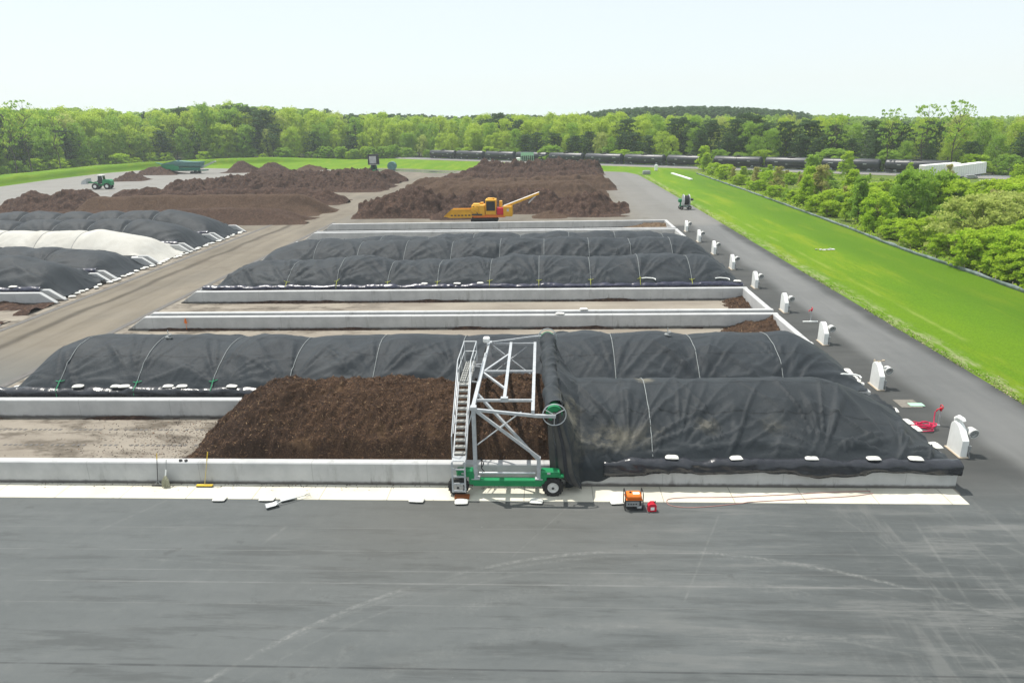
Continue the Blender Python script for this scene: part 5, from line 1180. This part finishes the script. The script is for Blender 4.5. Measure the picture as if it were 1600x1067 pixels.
def tank_car():
    r = empty('tank_car', (0, 0, 0)); L = 7.0
    b = MB(); b.lathe((-L, 0, 2.55), (1, 0, 0), [(-.35, .001), (-.33, .5), (-.2, 1.0), (0, 1.32), (.15, 1.38), (2*L-.15, 1.38), (2*L, 1.32), (2*L+.2, 1.0), (2*L+.33, .5), (2*L+.35, .001)], 28); b.mi = 0
    tk = b.build('tank', M['tank'], r, (0, 0, 0), smooth=True)
    b = MB()
    for x in (-4.2, 0, 4.2): b.lathe((x-.04, 0, 2.55), (1, 0, 0), [(0, 1.37), (0, 1.395), (.08, 1.395), (.08, 1.37)], 28)
    b.build('band', M['dark'], tk, (0, 0, 0), smooth=True)
    b = MB()
    for x, z, w_ in ((-4.8, 2.7, 1.3), (3.8, 2.6, .9), (.9, 2.0, .6)):
        for sg in (-1, 1):
            yy = sg*(sqrt(1.38**2-(z-2.55)**2)+.012); b.box((x, yy, z), (w_, .012, .24))
    b.build('stencil', M['decal'], tk, (0, 0, 0))
    b = MB(); b.lathe((0, 0, 3.85), (0, 0, 1), [(0, .45), (.3, .45), (.34, .40), (.36, .001)], 14); b.box((0, 0, 3.96), (2.0, 1.5, .05))
    for sx in (-1, 1):
        for sy in (-.75, .75): b.tube([(sx, sy, 3.9), (sx, sy, 4.55)], .03, 5)
    for sy in (-.75, .75): b.tube([(-1, sy, 4.55), (1, sy, 4.55)], .03, 5)
    b.build('manway_platform', M['dark'], r, (0, 0, 0))
    b = MB(); b.box((0, 0, 1.05), (15.2, .7, .3)); b.box((-L+.6, 0, 1.25), (1.6, 2.2, .35)); b.box((L-.6, 0, 1.25), (1.6, 2.2, .35))
    for sx in (-1, 1): b.tube([(sx*7.3, -1.3, 1.0), (sx*7.3, -1.3, 2.2), (sx*7.3, 1.3, 2.2), (sx*7.3, 1.3, 1.0)], .04, 5)
    b.tube([(-.3, -1.42, 1.0), (-.3, -1.42, 4.0)], .03, 5); b.tube([(.2, -1.42, 1.0), (.2, -1.42, 4.0)], .03, 5); b.build('underframe', M['dark'], r, (0, 0, 0))
    for x in (-5.6, 5.6):
        b = MB(); b.box((x, -.95, .82), (2.2, .16, .35), bev=.04); b.box((x, .95, .82), (2.2, .16, .35), bev=.04); b.box((x, 0, .9), (.5, 1.9, .3)); tr = b.build('bogie', M['dark'], r, (0, 0, 0))
        b = MB()
        for dx in (-.85, .85):
            for sy in (-.8, .66): b.lathe((x+dx, sy, .88), (0, 1, 0), [(0, .001), (0, .42), (.14, .42), (.14, .001)], 16)
        b.build('wheelset', M['steel_dull'], tr, (0, 0, 0), smooth=True)
    return r
NTH = ['first', 'second', 'third', 'fourth', 'fifth', 'sixth', 'seventh', 'eighth', 'ninth', 'tenth', 'eleventh', 'twelfth']
tp = tank_car(); ncar = 12; sp_ = (T1-T0).length/(ncar-.02)
for k in range(ncar):
    r = tp if k == 0 else dup(tp)
    r.location = T0+td*(sp_*(k+.5)); r.rotation_euler = (0, 0, ang+(pi if k % 2 else 0)); r.scale = (sp_/15.7, 1, .92)
    tag(r, 'black railway tank car, '+NTH[k]+' from the left end of the train', 'tank car', 'black tank cars of the standing train')

# ------------------------------------------------------------------ trailers, car, oddments on the right
def box_trailer(loc, rz, lab, L, tilt):
    r = empty('box_trailer', loc, rz, lab, 'trailer'); r.rotation_euler = (0, tilt, rz)
    b = MB(); b.box((0, 0, 1.75), (L, 2.5, 2.5), bev=.05); b.box((0, -1.26, 2.95), (L, .04, .10)); b.box((0, -1.26, .55), (L, .04, .12)); bx = P0('box_body', 'white', b, r)
    b = MB()
    for i in range(int(L/.6)): b.box((-L/2+.3+i*.6, -1.262, 1.75), (.04, .02, 2.3))
    P0('side_rib', 'offwhite', b, r, bx)
    b = MB(); b.box((-L/2-.02, -.6, 1.7), (.05, 1.1, 2.3)); b.box((-L/2-.02, .6, 1.7), (.05, 1.1, 2.3)); P0('rear_door', 'offwhite', b, r, bx)
    b = MB(); b.box((L*.25, 0, .38), (3, 1.2, .2)); b.bar((-L/2+.8, -.7, .5), (-L/2+.8, -.7, 0), .1); P0('chassis', 'dark', b, r)
    b = MB()
    for sy in (-1.0, .75): b.lathe((L*.3, sy, .42), (0, 1, 0), [(0, .001), (0, .42), (.25, .42), (.25, .001)], 14)
    P0('wheel', 'rubber', b, r)
box_trailer((92.5, 175.0, .0), .12, 'white box trailer farther from the picture edge, partly behind the other one', 8.5, -.055)
box_trailer((97.6, 173.2, .0), .22, 'white box trailer in front, tilted up at its right end', 8.6, -.095)
x, y = G(1597, 287); r = empty('car', (x, y, 0), .1, 'white car at the right picture edge beyond the meadow', 'car')
b = MB(); b.prism([(-2.2, .35), (-2.2, .85), (-1.6, 1.0), (-.9, 1.5), (.6, 1.5), (1.3, .98), (2.1, .85), (2.2, .35)], (0, -.85, 0), (1, 0, 0), (0, 0, 1), (0, 1.7, 0)); o = P0('body', 'white', b, r)
b = MB(); b.prism([(-1.35, 1.0), (-.85, 1.42), (.5, 1.42), (1.05, 1.0)], (0, -.862, 0), (1, 0, 0), (0, 0, 1), (0, 1.724, 0)); P0('window', 'glass', b, r, o)
for x_ in (-1.35, 1.35):
    for sy in (-.85, .65):
        b = MB(); b.lathe((x_, sy, .33), (0, 1, 0), [(0, .001), (0, .33), (.2, .33), (.2, .001)], 14); P0('wheel', 'rubber', b, r)
for p, d, lab in (((1541, 282.5), (2.8, 1.2, .12), 'white flat sheet lying in the meadow right of the trailers'), ((1514, 279), (2.0, 1.0, .8), 'grey scrap pile at the foot of the tilted trailer')):
    x, y = G(*p); b = MB(); b.box((0, 0, d[2]/2), d, (0, 0, .2), bev=.05)
    if d[2] > .5: b.box((1.4, .2, .25), (1.2, .9, .5), (.2, .3, .6), bev=.1); b.box((-.9, -.3, .3), (.9, .8, .5), (.3, -.2, 1.0), bev=.1)
    tag(b.build('scrap', M['offwhite' if d[2] < .5 else 'grey'], None, (0, 0, 0), loc=(x, y, 0)), lab, 'scrap')
x, y = G(1025, 267); b = MB(); b.box((0, 0, .8), (.9, .6, 1.6), bev=.1); b.box((0, 0, 1.65), (.5, .4, .2), bev=.05); tag(b.build('utility_box', M['white'], None, (0, 0, 0), loc=(x, y, 0)), 'white upright utility box on the grass near the train', 'utility box')
x, y = G(1010, 272.5); b = MB(); b.box((0, 0, .45), (2.0, 1.4, .9), bev=.1); b.box((0, 0, .95), (1.6, 1.0, .12), bev=.04); tag(b.build('concrete_chamber', M['grey'], None, (0, 0, 0), loc=(x, y, 0)), 'grey concrete chamber on the grass left of the white utility box', 'chamber')
b = MB(); p, q = G(1050, 271.5), G(1080, 281); b.bar((*p, .1), (*q, .1), .7, .25); tag(b.build('pale_beam', M['white']), 'long white beam lying on the grass at the start of the bushes', 'beam')
x, y = G(1290, 390); b = MB(); rs = random.Random(3)
for i in range(16): b.box((rs.uniform(-1.1, 1.1), rs.uniform(-.35, .35), .06), (rs.uniform(.15, .5), rs.uniform(.1, .3), .06), (rs.uniform(-.3, .3), rs.uniform(-.3, .3), rs.uniform(0, 3)), bev=.02)
tag(b.build('torn_plastic', M['offwhite'], None, (0, 0, 0), loc=(x, y, -.05)), 'torn pale plastic scraps on the grass slope', 'plastic')
b = MB(); p, q = G(1147, 282), G(1158, 283.5); b.bar((*p, .4), (*q, .4), .4, .8); tag(b.build('pallet_stack', M['tan']), 'low tan pile in front of the hidden tank cars', 'pile')
# silt fence along the foot of the grass
r = empty('silt_fence', (40.5, 110, 0), 0, 'low dark silt fence with stakes along the foot of the right grass strip', 'fence')
n = 420; ys = np.linspace(32, 196, n); xw = .35*vn(ys*.06, ys*0, 5)+.06*vn(ys*.7, ys*0, 6)
M['siltcloth'] = simple('silt_fence_fabric', (.10, .14, .13), (.22, .26, .26), 1.3, .7)
Z = np.array([[-.08]*n, [.14]*n, list(.30+.05*vn(ys*.5, ys*0, 7))]); X = np.array([xw, xw+.04*vn(ys, ys*0, 9), xw+.09*vn(ys*.8, ys*0, 8)]); Y = np.array([ys-110]*3)
o = grid_obj('fence_fabric', X, Y, Z, M['siltcloth'], r); md = o.modifiers.new('thickness', 'SOLIDIFY'); md.thickness = .01
for k in range(66):
    y = 32.5+k*2.5; b = MB(); b.box((float(.35*vn(np.array([y*.06]), np.array([0.]), 5)[0])+.07, y-110, .24), (.05, .05, .62), (0, random.uniform(-.12, .12), 0)); b.build('stake', M['tan'], r, (0, 0, 0))

# ------------------------------------------------------------------ trees
def leaf_quads(C, Nn, size, r, flat=.4):
    """quads at centres C, facing loosely along Nn"""
    n = len(C); a = r.normal(size=(n, 3)); d = Nn*flat+r.normal(size=(n, 3))*.8; d /= np.linalg.norm(d, axis=1)[:, None]
    u = np.cross(d, a); u /= np.linalg.norm(u, axis=1)[:, None]; v = np.cross(d, u)
    s = size*r.uniform(.6, 1.4, n)[:, None]; k = r.uniform(.45, .9, n)[:, None]
    V = np.stack([C-u*s, C-v*s*k, C+u*s, C+v*s*k], 1).reshape(-1, 3); return V, np.arange(4*n).reshape(-1, 4)
def crown_mesh(seed, kind, ncl, nlf, leaf, mat):
    r = np.random.default_rng(seed); Cs = []; Ns = []; limbs = []
    for i in range(ncl):
        th = r.uniform(0, 2*pi)
        if kind == 'tall':     # forest tree: oval, leafy down to a fifth
            h = r.uniform(.12, .985); R = .27*sqrt(max(.02, 1-((h-.50)/.52)**2))*(1+.32*sin(3*th+seed)+.15*sin(7*th+h*9)); q = R*sqrt(r.uniform(.08, 1)); rc = r.uniform(.035, .085)
        elif kind == 'pine':
            h = r.uniform(.14, .98); R = .25*sqrt(max(.04, 1-((h-.5)/.52)**2))*(1+.35*sin(4*th+seed+h*5)); q = R*r.uniform(.2, 1); rc = r.uniform(.045, .08)
        elif kind == 'bush':   # rounded, foliage to the ground
            h = r.uniform(.05, .95); R = .55*sqrt(max(.03, 1-((h-.42)/.58)**2))*(1+.26*sin(2*th+seed)+.22*sin(5*th+h*6)); q = R*sqrt(r.uniform(.25, 1)); rc = r.uniform(.06, .14)
        elif kind == 'sapling':
            h = r.uniform(.12, .98); R = .24*(1.12-h)**.55*(1+.3*sin(3*th+seed)); q = R*sqrt(r.uniform(.05, 1)); rc = r.uniform(.05, .09)
        else:                  # sparse, open top
            h = r.uniform(.45, .99); R = .26*sqrt(max(.03, 1-((h-.75)/.33)**2)); q = R*sqrt(r.uniform(.1, 1)); rc = r.uniform(.03, .06)
        c = np.array([cos(th)*q, sin(th)*q, h]); limbs.append(c)
        k = max(4, int(nlf*r.uniform(.6, 1.4))); d = r.normal(size=(k, 3)); d /= np.linalg.norm(d, axis=1)[:, None]
        d[:, 2] = np.where(d[:, 2] < -.4, -d[:, 2]*.5, d[:, 2])
        p = c+d*rc*(r.uniform(.25, 1, (k, 1))**.5)*np.array([1, 1, {'pine': .8, 'tall': 1.25, 'sapling': 1.2}.get(kind, .75)])
        Cs.append(p); Ns.append(d+np.array([0, 0, .4]))
    V, Fq = leaf_quads(np.concatenate(Cs), np.concatenate(Ns), leaf, r); V[:, 2] = np.maximum(V[:, 2], .01)
    return mesh_np('crown', V, Fq, M[mat], False), limbs
def trunk_mesh(seed, limbs, kind, r0):
    rs = random.Random(seed); b = MB(); top = {'tall': .8, 'pine': .93, 'bush': .5, 'sapling': .85, 'sparse': .93}[kind]
    pts = [(rs.uniform(-.012, .012)*i, rs.uniform(-.012, .012)*i, top*i/6-(.03 if i == 0 else 0)) for i in range(7)]
    b.tube(pts, [r0*(1.25-i/6*1.05) for i in range(7)], 6)
    for c in rs.sample(limbs, min(len(limbs), 14 if kind != 'sparse' else 26)):
        zb = max(.08, c[2]-rs.uniform(.1, .28)); zb = min(zb, top*.95); f = zb/top*6; i = min(int(f), 5)
        p = Vector(pts[i]).lerp(Vector(pts[i+1]), f-i); e = Vector(c); m_ = p.lerp(e, .5)+Vector((0, 0, -.02)); w_ = r0*.42
        b.tube([p, m_, e], [w_, w_*.6, w_*.22], 4, False)
    me = bpy.data.meshes.new('trunk'); me.from_pydata(b.v, [], b.f); me.materials.append(M['bark']); me.update(); return me
LIB = {}
def lib(key, kind, n, ncl, nlf, leaf, mat, r0=.012):
    LIB[key] = []
    for i in range(n):
        cm, lm = crown_mesh(hash_(key)+i*7, kind, ncl, nlf, leaf, mat); LIB[key].append((cm, trunk_mesh(i+3, lm, kind, r0)))
def hash_(s): return sum(ord(c)*(i+3) for i, c in enumerate(s)) % 9973
lib('spring', 'tall', 6, 200, 44, .0112, 'leaf_spring'); lib('mid', 'tall', 4, 200, 44, .0112, 'leaf_mid'); lib('pine', 'pine', 4, 150, 36, .014, 'leaf_pine', .012)
lib('yel', 'tall', 2, 180, 32, .0135, 'leaf_yellow'); lib('sparse', 'sparse', 3, 70, 9, .017, 'leaf_mid', .010)
lib('bush', 'bush', 5, 170, 70, .024, 'leaf_bright', .02); lib('bush_y', 'bush', 2, 170, 70, .023, 'leaf_yellow', .02); lib('bush_m', 'bush', 3, 170, 70, .024, 'leaf_mid', .02)
lib('sap', 'sapling', 4, 110, 56, .019, 'leaf_bright', .011); lib('sap_b', 'sapling', 2, 80, 40, .018, 'leaf_buff', .011); lib('sap_m', 'sapling', 2, 110, 56, .019, 'leaf_mid', .012)
def tree(key, x, y, h, wd_, name, label, cat, group, z=None):
    cm, tm = random.choice(LIB[key]); z = float(terrain(x, y)) if z is None else z
    r = empty(name, (x, y, z), random.uniform(0, 2*pi), label, cat, group); s = h*wd_; r.scale = (s*random.uniform(.9, 1.1), s*random.uniform(.9, 1.1), h)
    link('trunk', tm, r); link('crown', cm, r); return r
SKY = [(-200, 176), (0, 172), (60, 175), (110, 170), (160, 173), (220, 177), (300, 169), (370, 164), (420, 168), (500, 173), (530, 181), (600, 179), (700, 184), (800, 181), (900, 184), (960, 181), (1040, 180), (1150, 180), (1230, 181), (1300, 186), (1400, 187), (1500, 184), (1600, 182), (1800, 182)]
def to_px(x, y, z):
    v = Vector((x, y, z-CH)); d = v.dot(Fv); return 800+CF*v.dot(Rv)/d, 533.5-CF*v.dot(Uv)/d
def sky_h(x, y, off=0):
    """height at which a tree standing at x, y reaches the surveyed skyline"""
    px_ = to_px(x, y, 12)[0]; sy = np.interp(px_, [a for a, c in SKY], [c for a, c in SKY])+off
    z0, z1 = 0., 60.
    for _ in range(30):
        zm = (z0+z1)/2
        if to_px(x, y, zm)[1] > sy: z0 = zm
        else: z1 = zm
    return z0-float(terrain(x, y)), px_
EDGE = [(-235, 150), (-205, 195), (-184, 234), (-160, 291), (-101, 308), (-62, 309), (-43, 302)] + [tuple((T0+td*d+tn*9)[:2]) for d in (10, 60, 120, 180, 260)]
def edge_pts(step, off):
    out = []; E_ = [Vector((x, y, 0)) for x, y in EDGE]
    for i in range(len(E_)-1):
        d = E_[i+1]-E_[i]; nn = Vector((-d.y, d.x, 0)).normalized(); nn = nn if nn.dot(Vector((0, 1, 0))) > 0 or i < 3 else -nn
        if i < 3: nn = Vector((-abs(d.y), d.x if d.y > 0 else -d.x, 0)).normalized()
        k = max(1, int(d.length/step))
        for j in range(k):
            p = E_[i]+d*((j+random.uniform(-.3, .3))/k)+nn*(off+random.uniform(-2, 2)); out.append((p.x, p.y))
    return out
WOODG = {'spring': 'spring-green trees of the wood around the yard', 'mid': 'mid-green trees of the wood around the yard', 'pine': 'dark pines of the wood around the yard', 'yel': 'yellow-green trees of the wood around the yard'}
WOODL = {'spring': 'fresh spring-green broadleaf tree in the wood behind the yard and train', 'mid': 'deeper green broadleaf tree in the wood behind the yard and train', 'pine': 'dark pine in the wood behind the yard and train', 'yel': 'yellowish budding tree in the wood behind the yard and train'}
WOODN = {'spring': 'broadleaf_tree', 'mid': 'broadleaf_tree', 'pine': 'pine_tree', 'yel': 'broadleaf_tree'}
def wood_tree(key, x, y, h, w_): return tree(key, x, y, h, w_, WOODN[key], WOODL[key], 'pine tree' if key == 'pine' else 'tree', WOODG[key])
cnt = 0
for row, (step, off, dn) in enumerate(((5.0, 1, 18), (5.8, 6.5, 8), (7.0, 13, 1), (9, 21, -1))):
    for x, y in edge_pts(step, off):
        h, px_ = sky_h(x, y, dn+random.uniform(-4, 5)); 
        if px_ < -60 or px_ > 1660: continue
        h = min(max(h, 8), 24)
        pinep = .80 if 1060 < px_ <= 1480 and row in (0, 1) else (.26 if row == 0 else .06)
        if px_ > 1480 and row < 2: pinep = .25
        u = random.random()
        key = 'pine' if u < pinep else ('mid' if u < pinep+(.30 if row < 2 else .10) else ('yel' if u > .93 else 'spring'))
        if row == 0: h *= random.uniform(.72, .95)
        if key != 'pine':
            if cnt > 285: continue
            cnt += 1
        wood_tree(key, x, y, h, random.uniform(.82, 1.12) if key != 'pine' else random.uniform(1.15, 1.55))
for x, y in edge_pts(6.0, -3.5):
    px_ = to_px(x, y, 3)[0]
    if -40 < px_ < 1640:
        tree(random.choice(['bush_m', 'bush_m', 'bush']), x, y, random.uniform(2.8, 6.0), random.uniform(1.0, 1.4), 'understorey_shrub', 'leafy shrub at the foot of the wood edge', 'shrub', 'shrubs at the foot of the wood edge')
# tall sparse trees standing out of the canopy
for i, (px_, yt, d, lab) in enumerate(((108, 157, 290, 'tall ragged tree standing far above the left wood'), (85, 170, 288, 'crooked open-topped tree left of the tallest tree in the left wood'), (150, 170, 292, 'round open crown just above the left wood'), (368, 161, 330, 'dark round crown above the wood left of the middle'),
        (1440, 155, 205, 'tallest thin tree above the right wood'), (1395, 164, 205, 'thin open tree left of the tallest one above the right wood'), (1346, 168, 205, 'leaning thin tree above the right wood, left of the other tall ones'), (1270, 176, 215, 'bare-topped tree at the right end of the pine hill'))):
    dd = Fv*1+Rv*((px_-800)/CF); dd = Vector((dd.x, dd.y, 0)).normalized(); x, y = dd.x*d, dd.y*d
    z0, z1 = 0., 60.
    for _ in range(30):
        zm = (z0+z1)/2
        if to_px(x, y, zm)[1] > yt: z0 = zm
        else: z1 = zm
    tree('sparse' if i != 3 else 'mid', x, y, z0, .8 if i != 3 else .7, 'tall_tree', lab, 'tree', None)
# far wood as one mass
def far_wood():
    r = np.random.default_rng(5); base, _ = crown_mesh(77, 'tall', 60, 9, .045, 'haze_leaf'); pine, _ = crown_mesh(78, 'pine', 60, 9, .045, 'leaf_pine')
    def arr(me): a = np.zeros(len(me.vertices)*3, np.float32); me.vertices.foreach_get('co', a); return a.reshape(-1, 3)
    A = arr(base); B = arr(pine); Vs = []; Fs = []; mi = []; n0 = 0
    for k in range(1500):
        th = r.uniform(-.86, .82); d = 300+330*r.uniform(0, 1)**.8
        if k > 1150: th = r.uniform(-.22, .40); d = r.uniform(440, 640)
        x, y = sin(th)*d, cos(th)*d
        # keep behind the wood's front rows
        if y < 335-.0*x and x < -20 and d < 345: continue
        if x > -20 and ((Vector((x, y, 0))-T0).dot(tn)) < 36: continue
        px_ = to_px(x, y, 14)[0]
        if px_ < -120 or px_ > 1720: continue
        pn = (480 < px_ < 1260 and d > 430) or r.uniform() < .10
        off = r.uniform(-1, 9) if not pn else r.uniform(-2, 7)
        h, _p = sky_h(x, y, off)
        if pn and 900 < px_ < 1260: h, _p = sky_h(x, y, r.uniform(-14, -9)+8*(abs(px_-1080)/180)**2)
        h = min(max(h, 9), 27); s = h*r.uniform(1.0, 1.4)*(1.25 if d > 430 else 1); S = A; a = r.uniform(0, 6.28); c_, s_ = cos(a), sin(a)
        P = S*np.array([s, s, h]); P = np.stack([P[:, 0]*c_-P[:, 1]*s_+x, P[:, 0]*s_+P[:, 1]*c_+y, P[:, 2]+float(terrain(x, y))], 1)
        m_ = len(P)//4; Vs.append(P); Fs.append(np.arange(4*m_).reshape(-1, 4)+n0); n0 += len(P); mi.append(np.full(m_, 1 if pn else (0 if r.uniform() < .8 else 2)))
    o = link('distant_wood', mesh_np('distant_wood', np.concatenate(Vs), np.concatenate(Fs), [M['haze_leaf'], M['leaf_pine'], M['leaf_mid']], False, np.concatenate(mi)))
    tag(o, 'far-off wood and pine hill rising behind the nearer trees', 'wood', None, 'stuff')
far_wood()
# bushes and young trees beyond the silt fence
BG = {'bush': ('bush', 'bright green bush in the thicket beyond the silt fence', 'bush', 'bright bushes beyond the silt fence'), 'bush_m': ('bush', 'darker green bush in the thicket beyond the silt fence', 'bush', 'dark bushes beyond the silt fence'),
      'bush_y': ('bush', 'pale yellow-green bush in the thicket beyond the silt fence', 'bush', 'yellow-green bushes beyond the silt fence'), 'sap': ('young_tree', 'slender bright green young tree beyond the silt fence', 'young tree', 'young trees beyond the silt fence'),
      'sap_b': ('young_tree', 'buff half-leafed young tree beyond the silt fence', 'young tree', 'buff young trees beyond the silt fence'), 'sap_m': ('young_tree', 'dark green young tree beyond the silt fence', 'young tree', 'dark young trees beyond the silt fence')}
def thick(key, x, y, h, w_):
    n_, l_, c_, g_ = BG[key]; tree(key, x, y, h, w_, n_, l_, c_, g_, -.1)
BIG = [(1420, 350, 'bush_m', 7.5, .85), (1455, 345, 'bush_m', 7.2, .9), (1525, 400, 'bush_y', 6.6, 1.1), (1560, 385, 'bush_y', 6.3, 1.0), (1350, 360, 'bush', 5.0, .95), (1378, 386, 'bush', 3.6, 1.1), (1318, 348, 'sap_m', 6.4, 1.1), (1280, 318, 'sap_b', 6.5, 1.1),
       (1265, 316, 'sap', 6.2, 1.2), (1240, 322, 'sap', 5.2, 1.1), (1300, 330, 'bush', 3.5, 1.2), (1215, 300, 'sap_b', 5.0, 1.2), (1200, 296, 'bush', 4.0, 1.1), (1160, 285, 'sap', 3.6, 1.3), (1130, 280, 'bush', 3.6, 1.3), (1110, 274, 'bush', 3.2, 1.3), (1075, 266, 'sap', 6.5, 1.5), (1090, 268, 'sap', 5.0, 1.5),
       (1145, 283, 'sap_b', 3.2, 1.2), (1180, 290, 'sap_b', 4.0, 1.2), (1440, 420, 'bush', 3.6, 1.15), (1490, 418, 'bush', 4.2, 1.15), (1500, 380, 'bush_m', 5.2, 1.0), (1590, 440, 'bush', 3.8, 1.1), (1560, 430, 'bush', 4.4, 1.1), (1610, 420, 'bush', 5.0, 1.0), (1600, 380, 'bush_m', 5.5, 1.0), (1650, 470, 'bush', 4.2, 1.1),
       (1630, 460, 'bush', 3.2, 1.1), (1480, 350, 'bush', 6.0, 1.0), (1580, 350, 'bush', 6.2, 1.0), (1540, 345, 'bush', 5.8, 1.0), (1400, 330, 'sap_m', 4.2, 1.2), (1380, 320, 'sap', 3.8, 1.2), (1336, 310, 'sap_b', 3.6, 1.2), (1430, 320, 'bush', 3.4, 1.1), (1500, 325, 'bush', 3.2, 1.1), (1560, 325, 'bush', 3.2, 1.1), (1620, 330, 'bush', 3.2, 1.1), (1600, 345, 'bush_m', 5.5, 1.0),
       (1405, 400, 'bush', 2.6, 1.3), (1460, 428, 'bush', 2.4, 1.3), (1330, 372, 'bush', 2.4, 1.4), (1345, 330, 'bush', 4.2, 1.2), (1230, 330, 'bush', 2.6, 1.3), (1255, 338, 'bush', 2.4, 1.3), (1275, 345, 'sap', 3.2, 1.3), (1205, 318, 'bush', 2.4, 1.3), (1180, 308, 'bush', 2.2, 1.4), (1150, 298, 'bush', 2.2, 1.4), (1125, 289, 'bush', 2.2, 1.4), (1560, 455, 'bush', 2.2, 1.3), (1600, 475, 'bush', 2.6, 1.3)]
for px_, py_, key, h, w_ in BIG:
    x, y = G(px_, py_); x = max(x, 42.2+h*w_*.28); thick(key, x, y, h, w_)
k = 0
rs = random.Random(21)
while k < 175:
    x = 42.8+rs.random()**1.4*45; y = rs.uniform(58, 200)
    if (x-41)*.9 > (200-y)*.9+8: continue
    near = x < 50
    if not near and rs.random() < .35: continue
    key = rs.choice(['bush', 'bush', 'sap', 'bush_m', 'sap', 'sap_m', 'sap_b', 'bush_y', 'sap'] if y < 120 else ['bush', 'sap', 'sap', 'sap_b', 'sap_b', 'bush_m', 'bush'])
    h = rs.uniform(1.4, 2.6) if near else rs.uniform(2.2, 4.4)
    if key.startswith('sap'): h *= 1.4
    if y > 130: h *= .5
    if y > 150 and x > 60: h *= .6
    x = max(x, 42.2+h*.3); thick(key, x, y, h, rs.uniform(1.0, 1.35)); k += 1
# a few young trees in front of the train and at the forest edge
for px_, py_, key, h in ((1480, 292, 'sap_b', 4.5), (1322, 282, 'sap', 6.5), (1290, 287, 'bush_m', 3), (1420, 278, 'sap', 3.5), (1190, 282, 'bush_m', 3.0), (1265, 292, 'sap_m', 6.5), (1235, 288, 'bush', 2.5)):
    x, y = G(px_, py_); n_, l_, c_, g_ = BG[key]; tree(key, x, y, h, 1.15, n_, l_.replace('beyond the silt fence', 'near the standing tank cars').replace('in the thicket ', ''), c_, g_.replace('beyond the silt fence', 'near the tank cars'), -.1)
for px_, py_, h in ((572, 248, 5), (545, 249, 3.2), (550, 247, 4)):
    x, y = G(px_, py_); tree('bush', x, y, h, .9, 'bush', 'pale green bush at the foot of the wood behind the far lawn', 'bush', 'bushes at the foot of the far wood', -.1)

# ------------------------------------------------------------------ ground cover nobody could count
def scatter(name, label, cat, P, size, mats, probs, seed, up=.9):
    r = np.random.default_rng(seed); n = len(P); N = np.tile([0, 0, up], (n, 1))+r.normal(size=(n, 3))*.7
    V, Fq = leaf_quads(P, N, size, r, 1.0); V[:, 2] = np.maximum(V[:, 2], P[:, 2].repeat(4)-size*.6)
    tag(link(name, mesh_np(name, V, Fq, [M[m] for m in mats], False, r.choice(len(mats), n, p=probs))), label, cat, None, 'stuff')
r_ = np.random.default_rng(31)
M['straw'] = simple('dry_straw', (.42, .38, .22), (.28, .25, .13), 4, .9)
M['blade'] = simple('grass_blades', (.16, .27, .012), (.08, .17, .008), 1.5, .9)
n = 9000; y = 33+165*r_.uniform(0, 1, n)**1.7; x = 25.25+np.abs(r_.normal(0, .45, n))*(1+.5*vn(y*.4, y*0, 3))
k_ = vn(x*.8, y*.35, 71) > -.25; x, y = x[k_], y[k_]
scatter('verge_weeds', 'ragged weeds and straw along the edge of the right lane', 'weeds', np.stack([x, y, r_.uniform(-.03, .06, len(x))], 1), .045, ['blade', 'straw'], [.55, .45], 5)
n = 42000; y = 52+145*r_.uniform(0, 1, n)**1.25; x = 40.8+45*r_.uniform(0, 1, n)**1.3; k_ = (vn(x*.15, y*.15, 81)+.6*vn(x*.5, y*.5, 82) > -.35) & ((x-41)*.9 < (200-y)*.9+8); x, y = x[k_], y[k_]
hh_ = np.clip(.35+.5*vn(x*.3, y*.3, 83), .05, 1.0)*np.where(y > 140, .5, 1)
scatter('undergrowth', 'low green undergrowth between the bushes beyond the silt fence', 'undergrowth', np.stack([x, y, hh_*r_.uniform(.1, 1, len(x))], 1), .17, ['leaf_mid', 'leaf_bright', 'leaf_yellow'], [.40, .40, .20], 7)
n = 1500; x = np.concatenate([-16.9-np.abs(r_.normal(0, 3.2, n)), r_.uniform(-23, 1, 260)]); y = np.concatenate([r_.uniform(27.5, 33.8, n), 26.88-np.abs(r_.normal(0, .22, 260))]); z = np.where(y < 26.95, .036, .02)
k_ = x > -31; x, y, z = x[k_], y[k_], z[k_]
scatter('compost_crumbs', 'dark crumbs of compost scattered on the first bay floor and apron', 'crumbs', np.stack([x, y, z], 1), .035, ['chip_d', 'chip_m'], [.7, .3], 8, 3)

# ------------------------------------------------------------------ thin spring haze
hm = bpy.data.materials.new('air_haze'); hm.use_nodes = True; ht = hm.node_tree
for nd in list(ht.nodes):
    if nd.type == 'BSDF_PRINCIPLED': ht.nodes.remove(nd)
pv = ht.nodes.new('ShaderNodeVolumePrincipled'); pv.inputs['Color'].default_value = (.86, .93, 1, 1); pv.inputs['Density'].default_value = HAZE
ht.links.new(pv.outputs[0], [n for n in ht.nodes if n.type == 'OUTPUT_MATERIAL'][0].inputs['Volume'])
b = MB(); b.box((0, 0, 0), (7000, 7000, 240)); hz = b.build('haze', hm, None, (0, 0, 0), loc=(0, 0, -75)); hz['kind'] = 'stuff'
scene.cycles.volume_bounces = 1
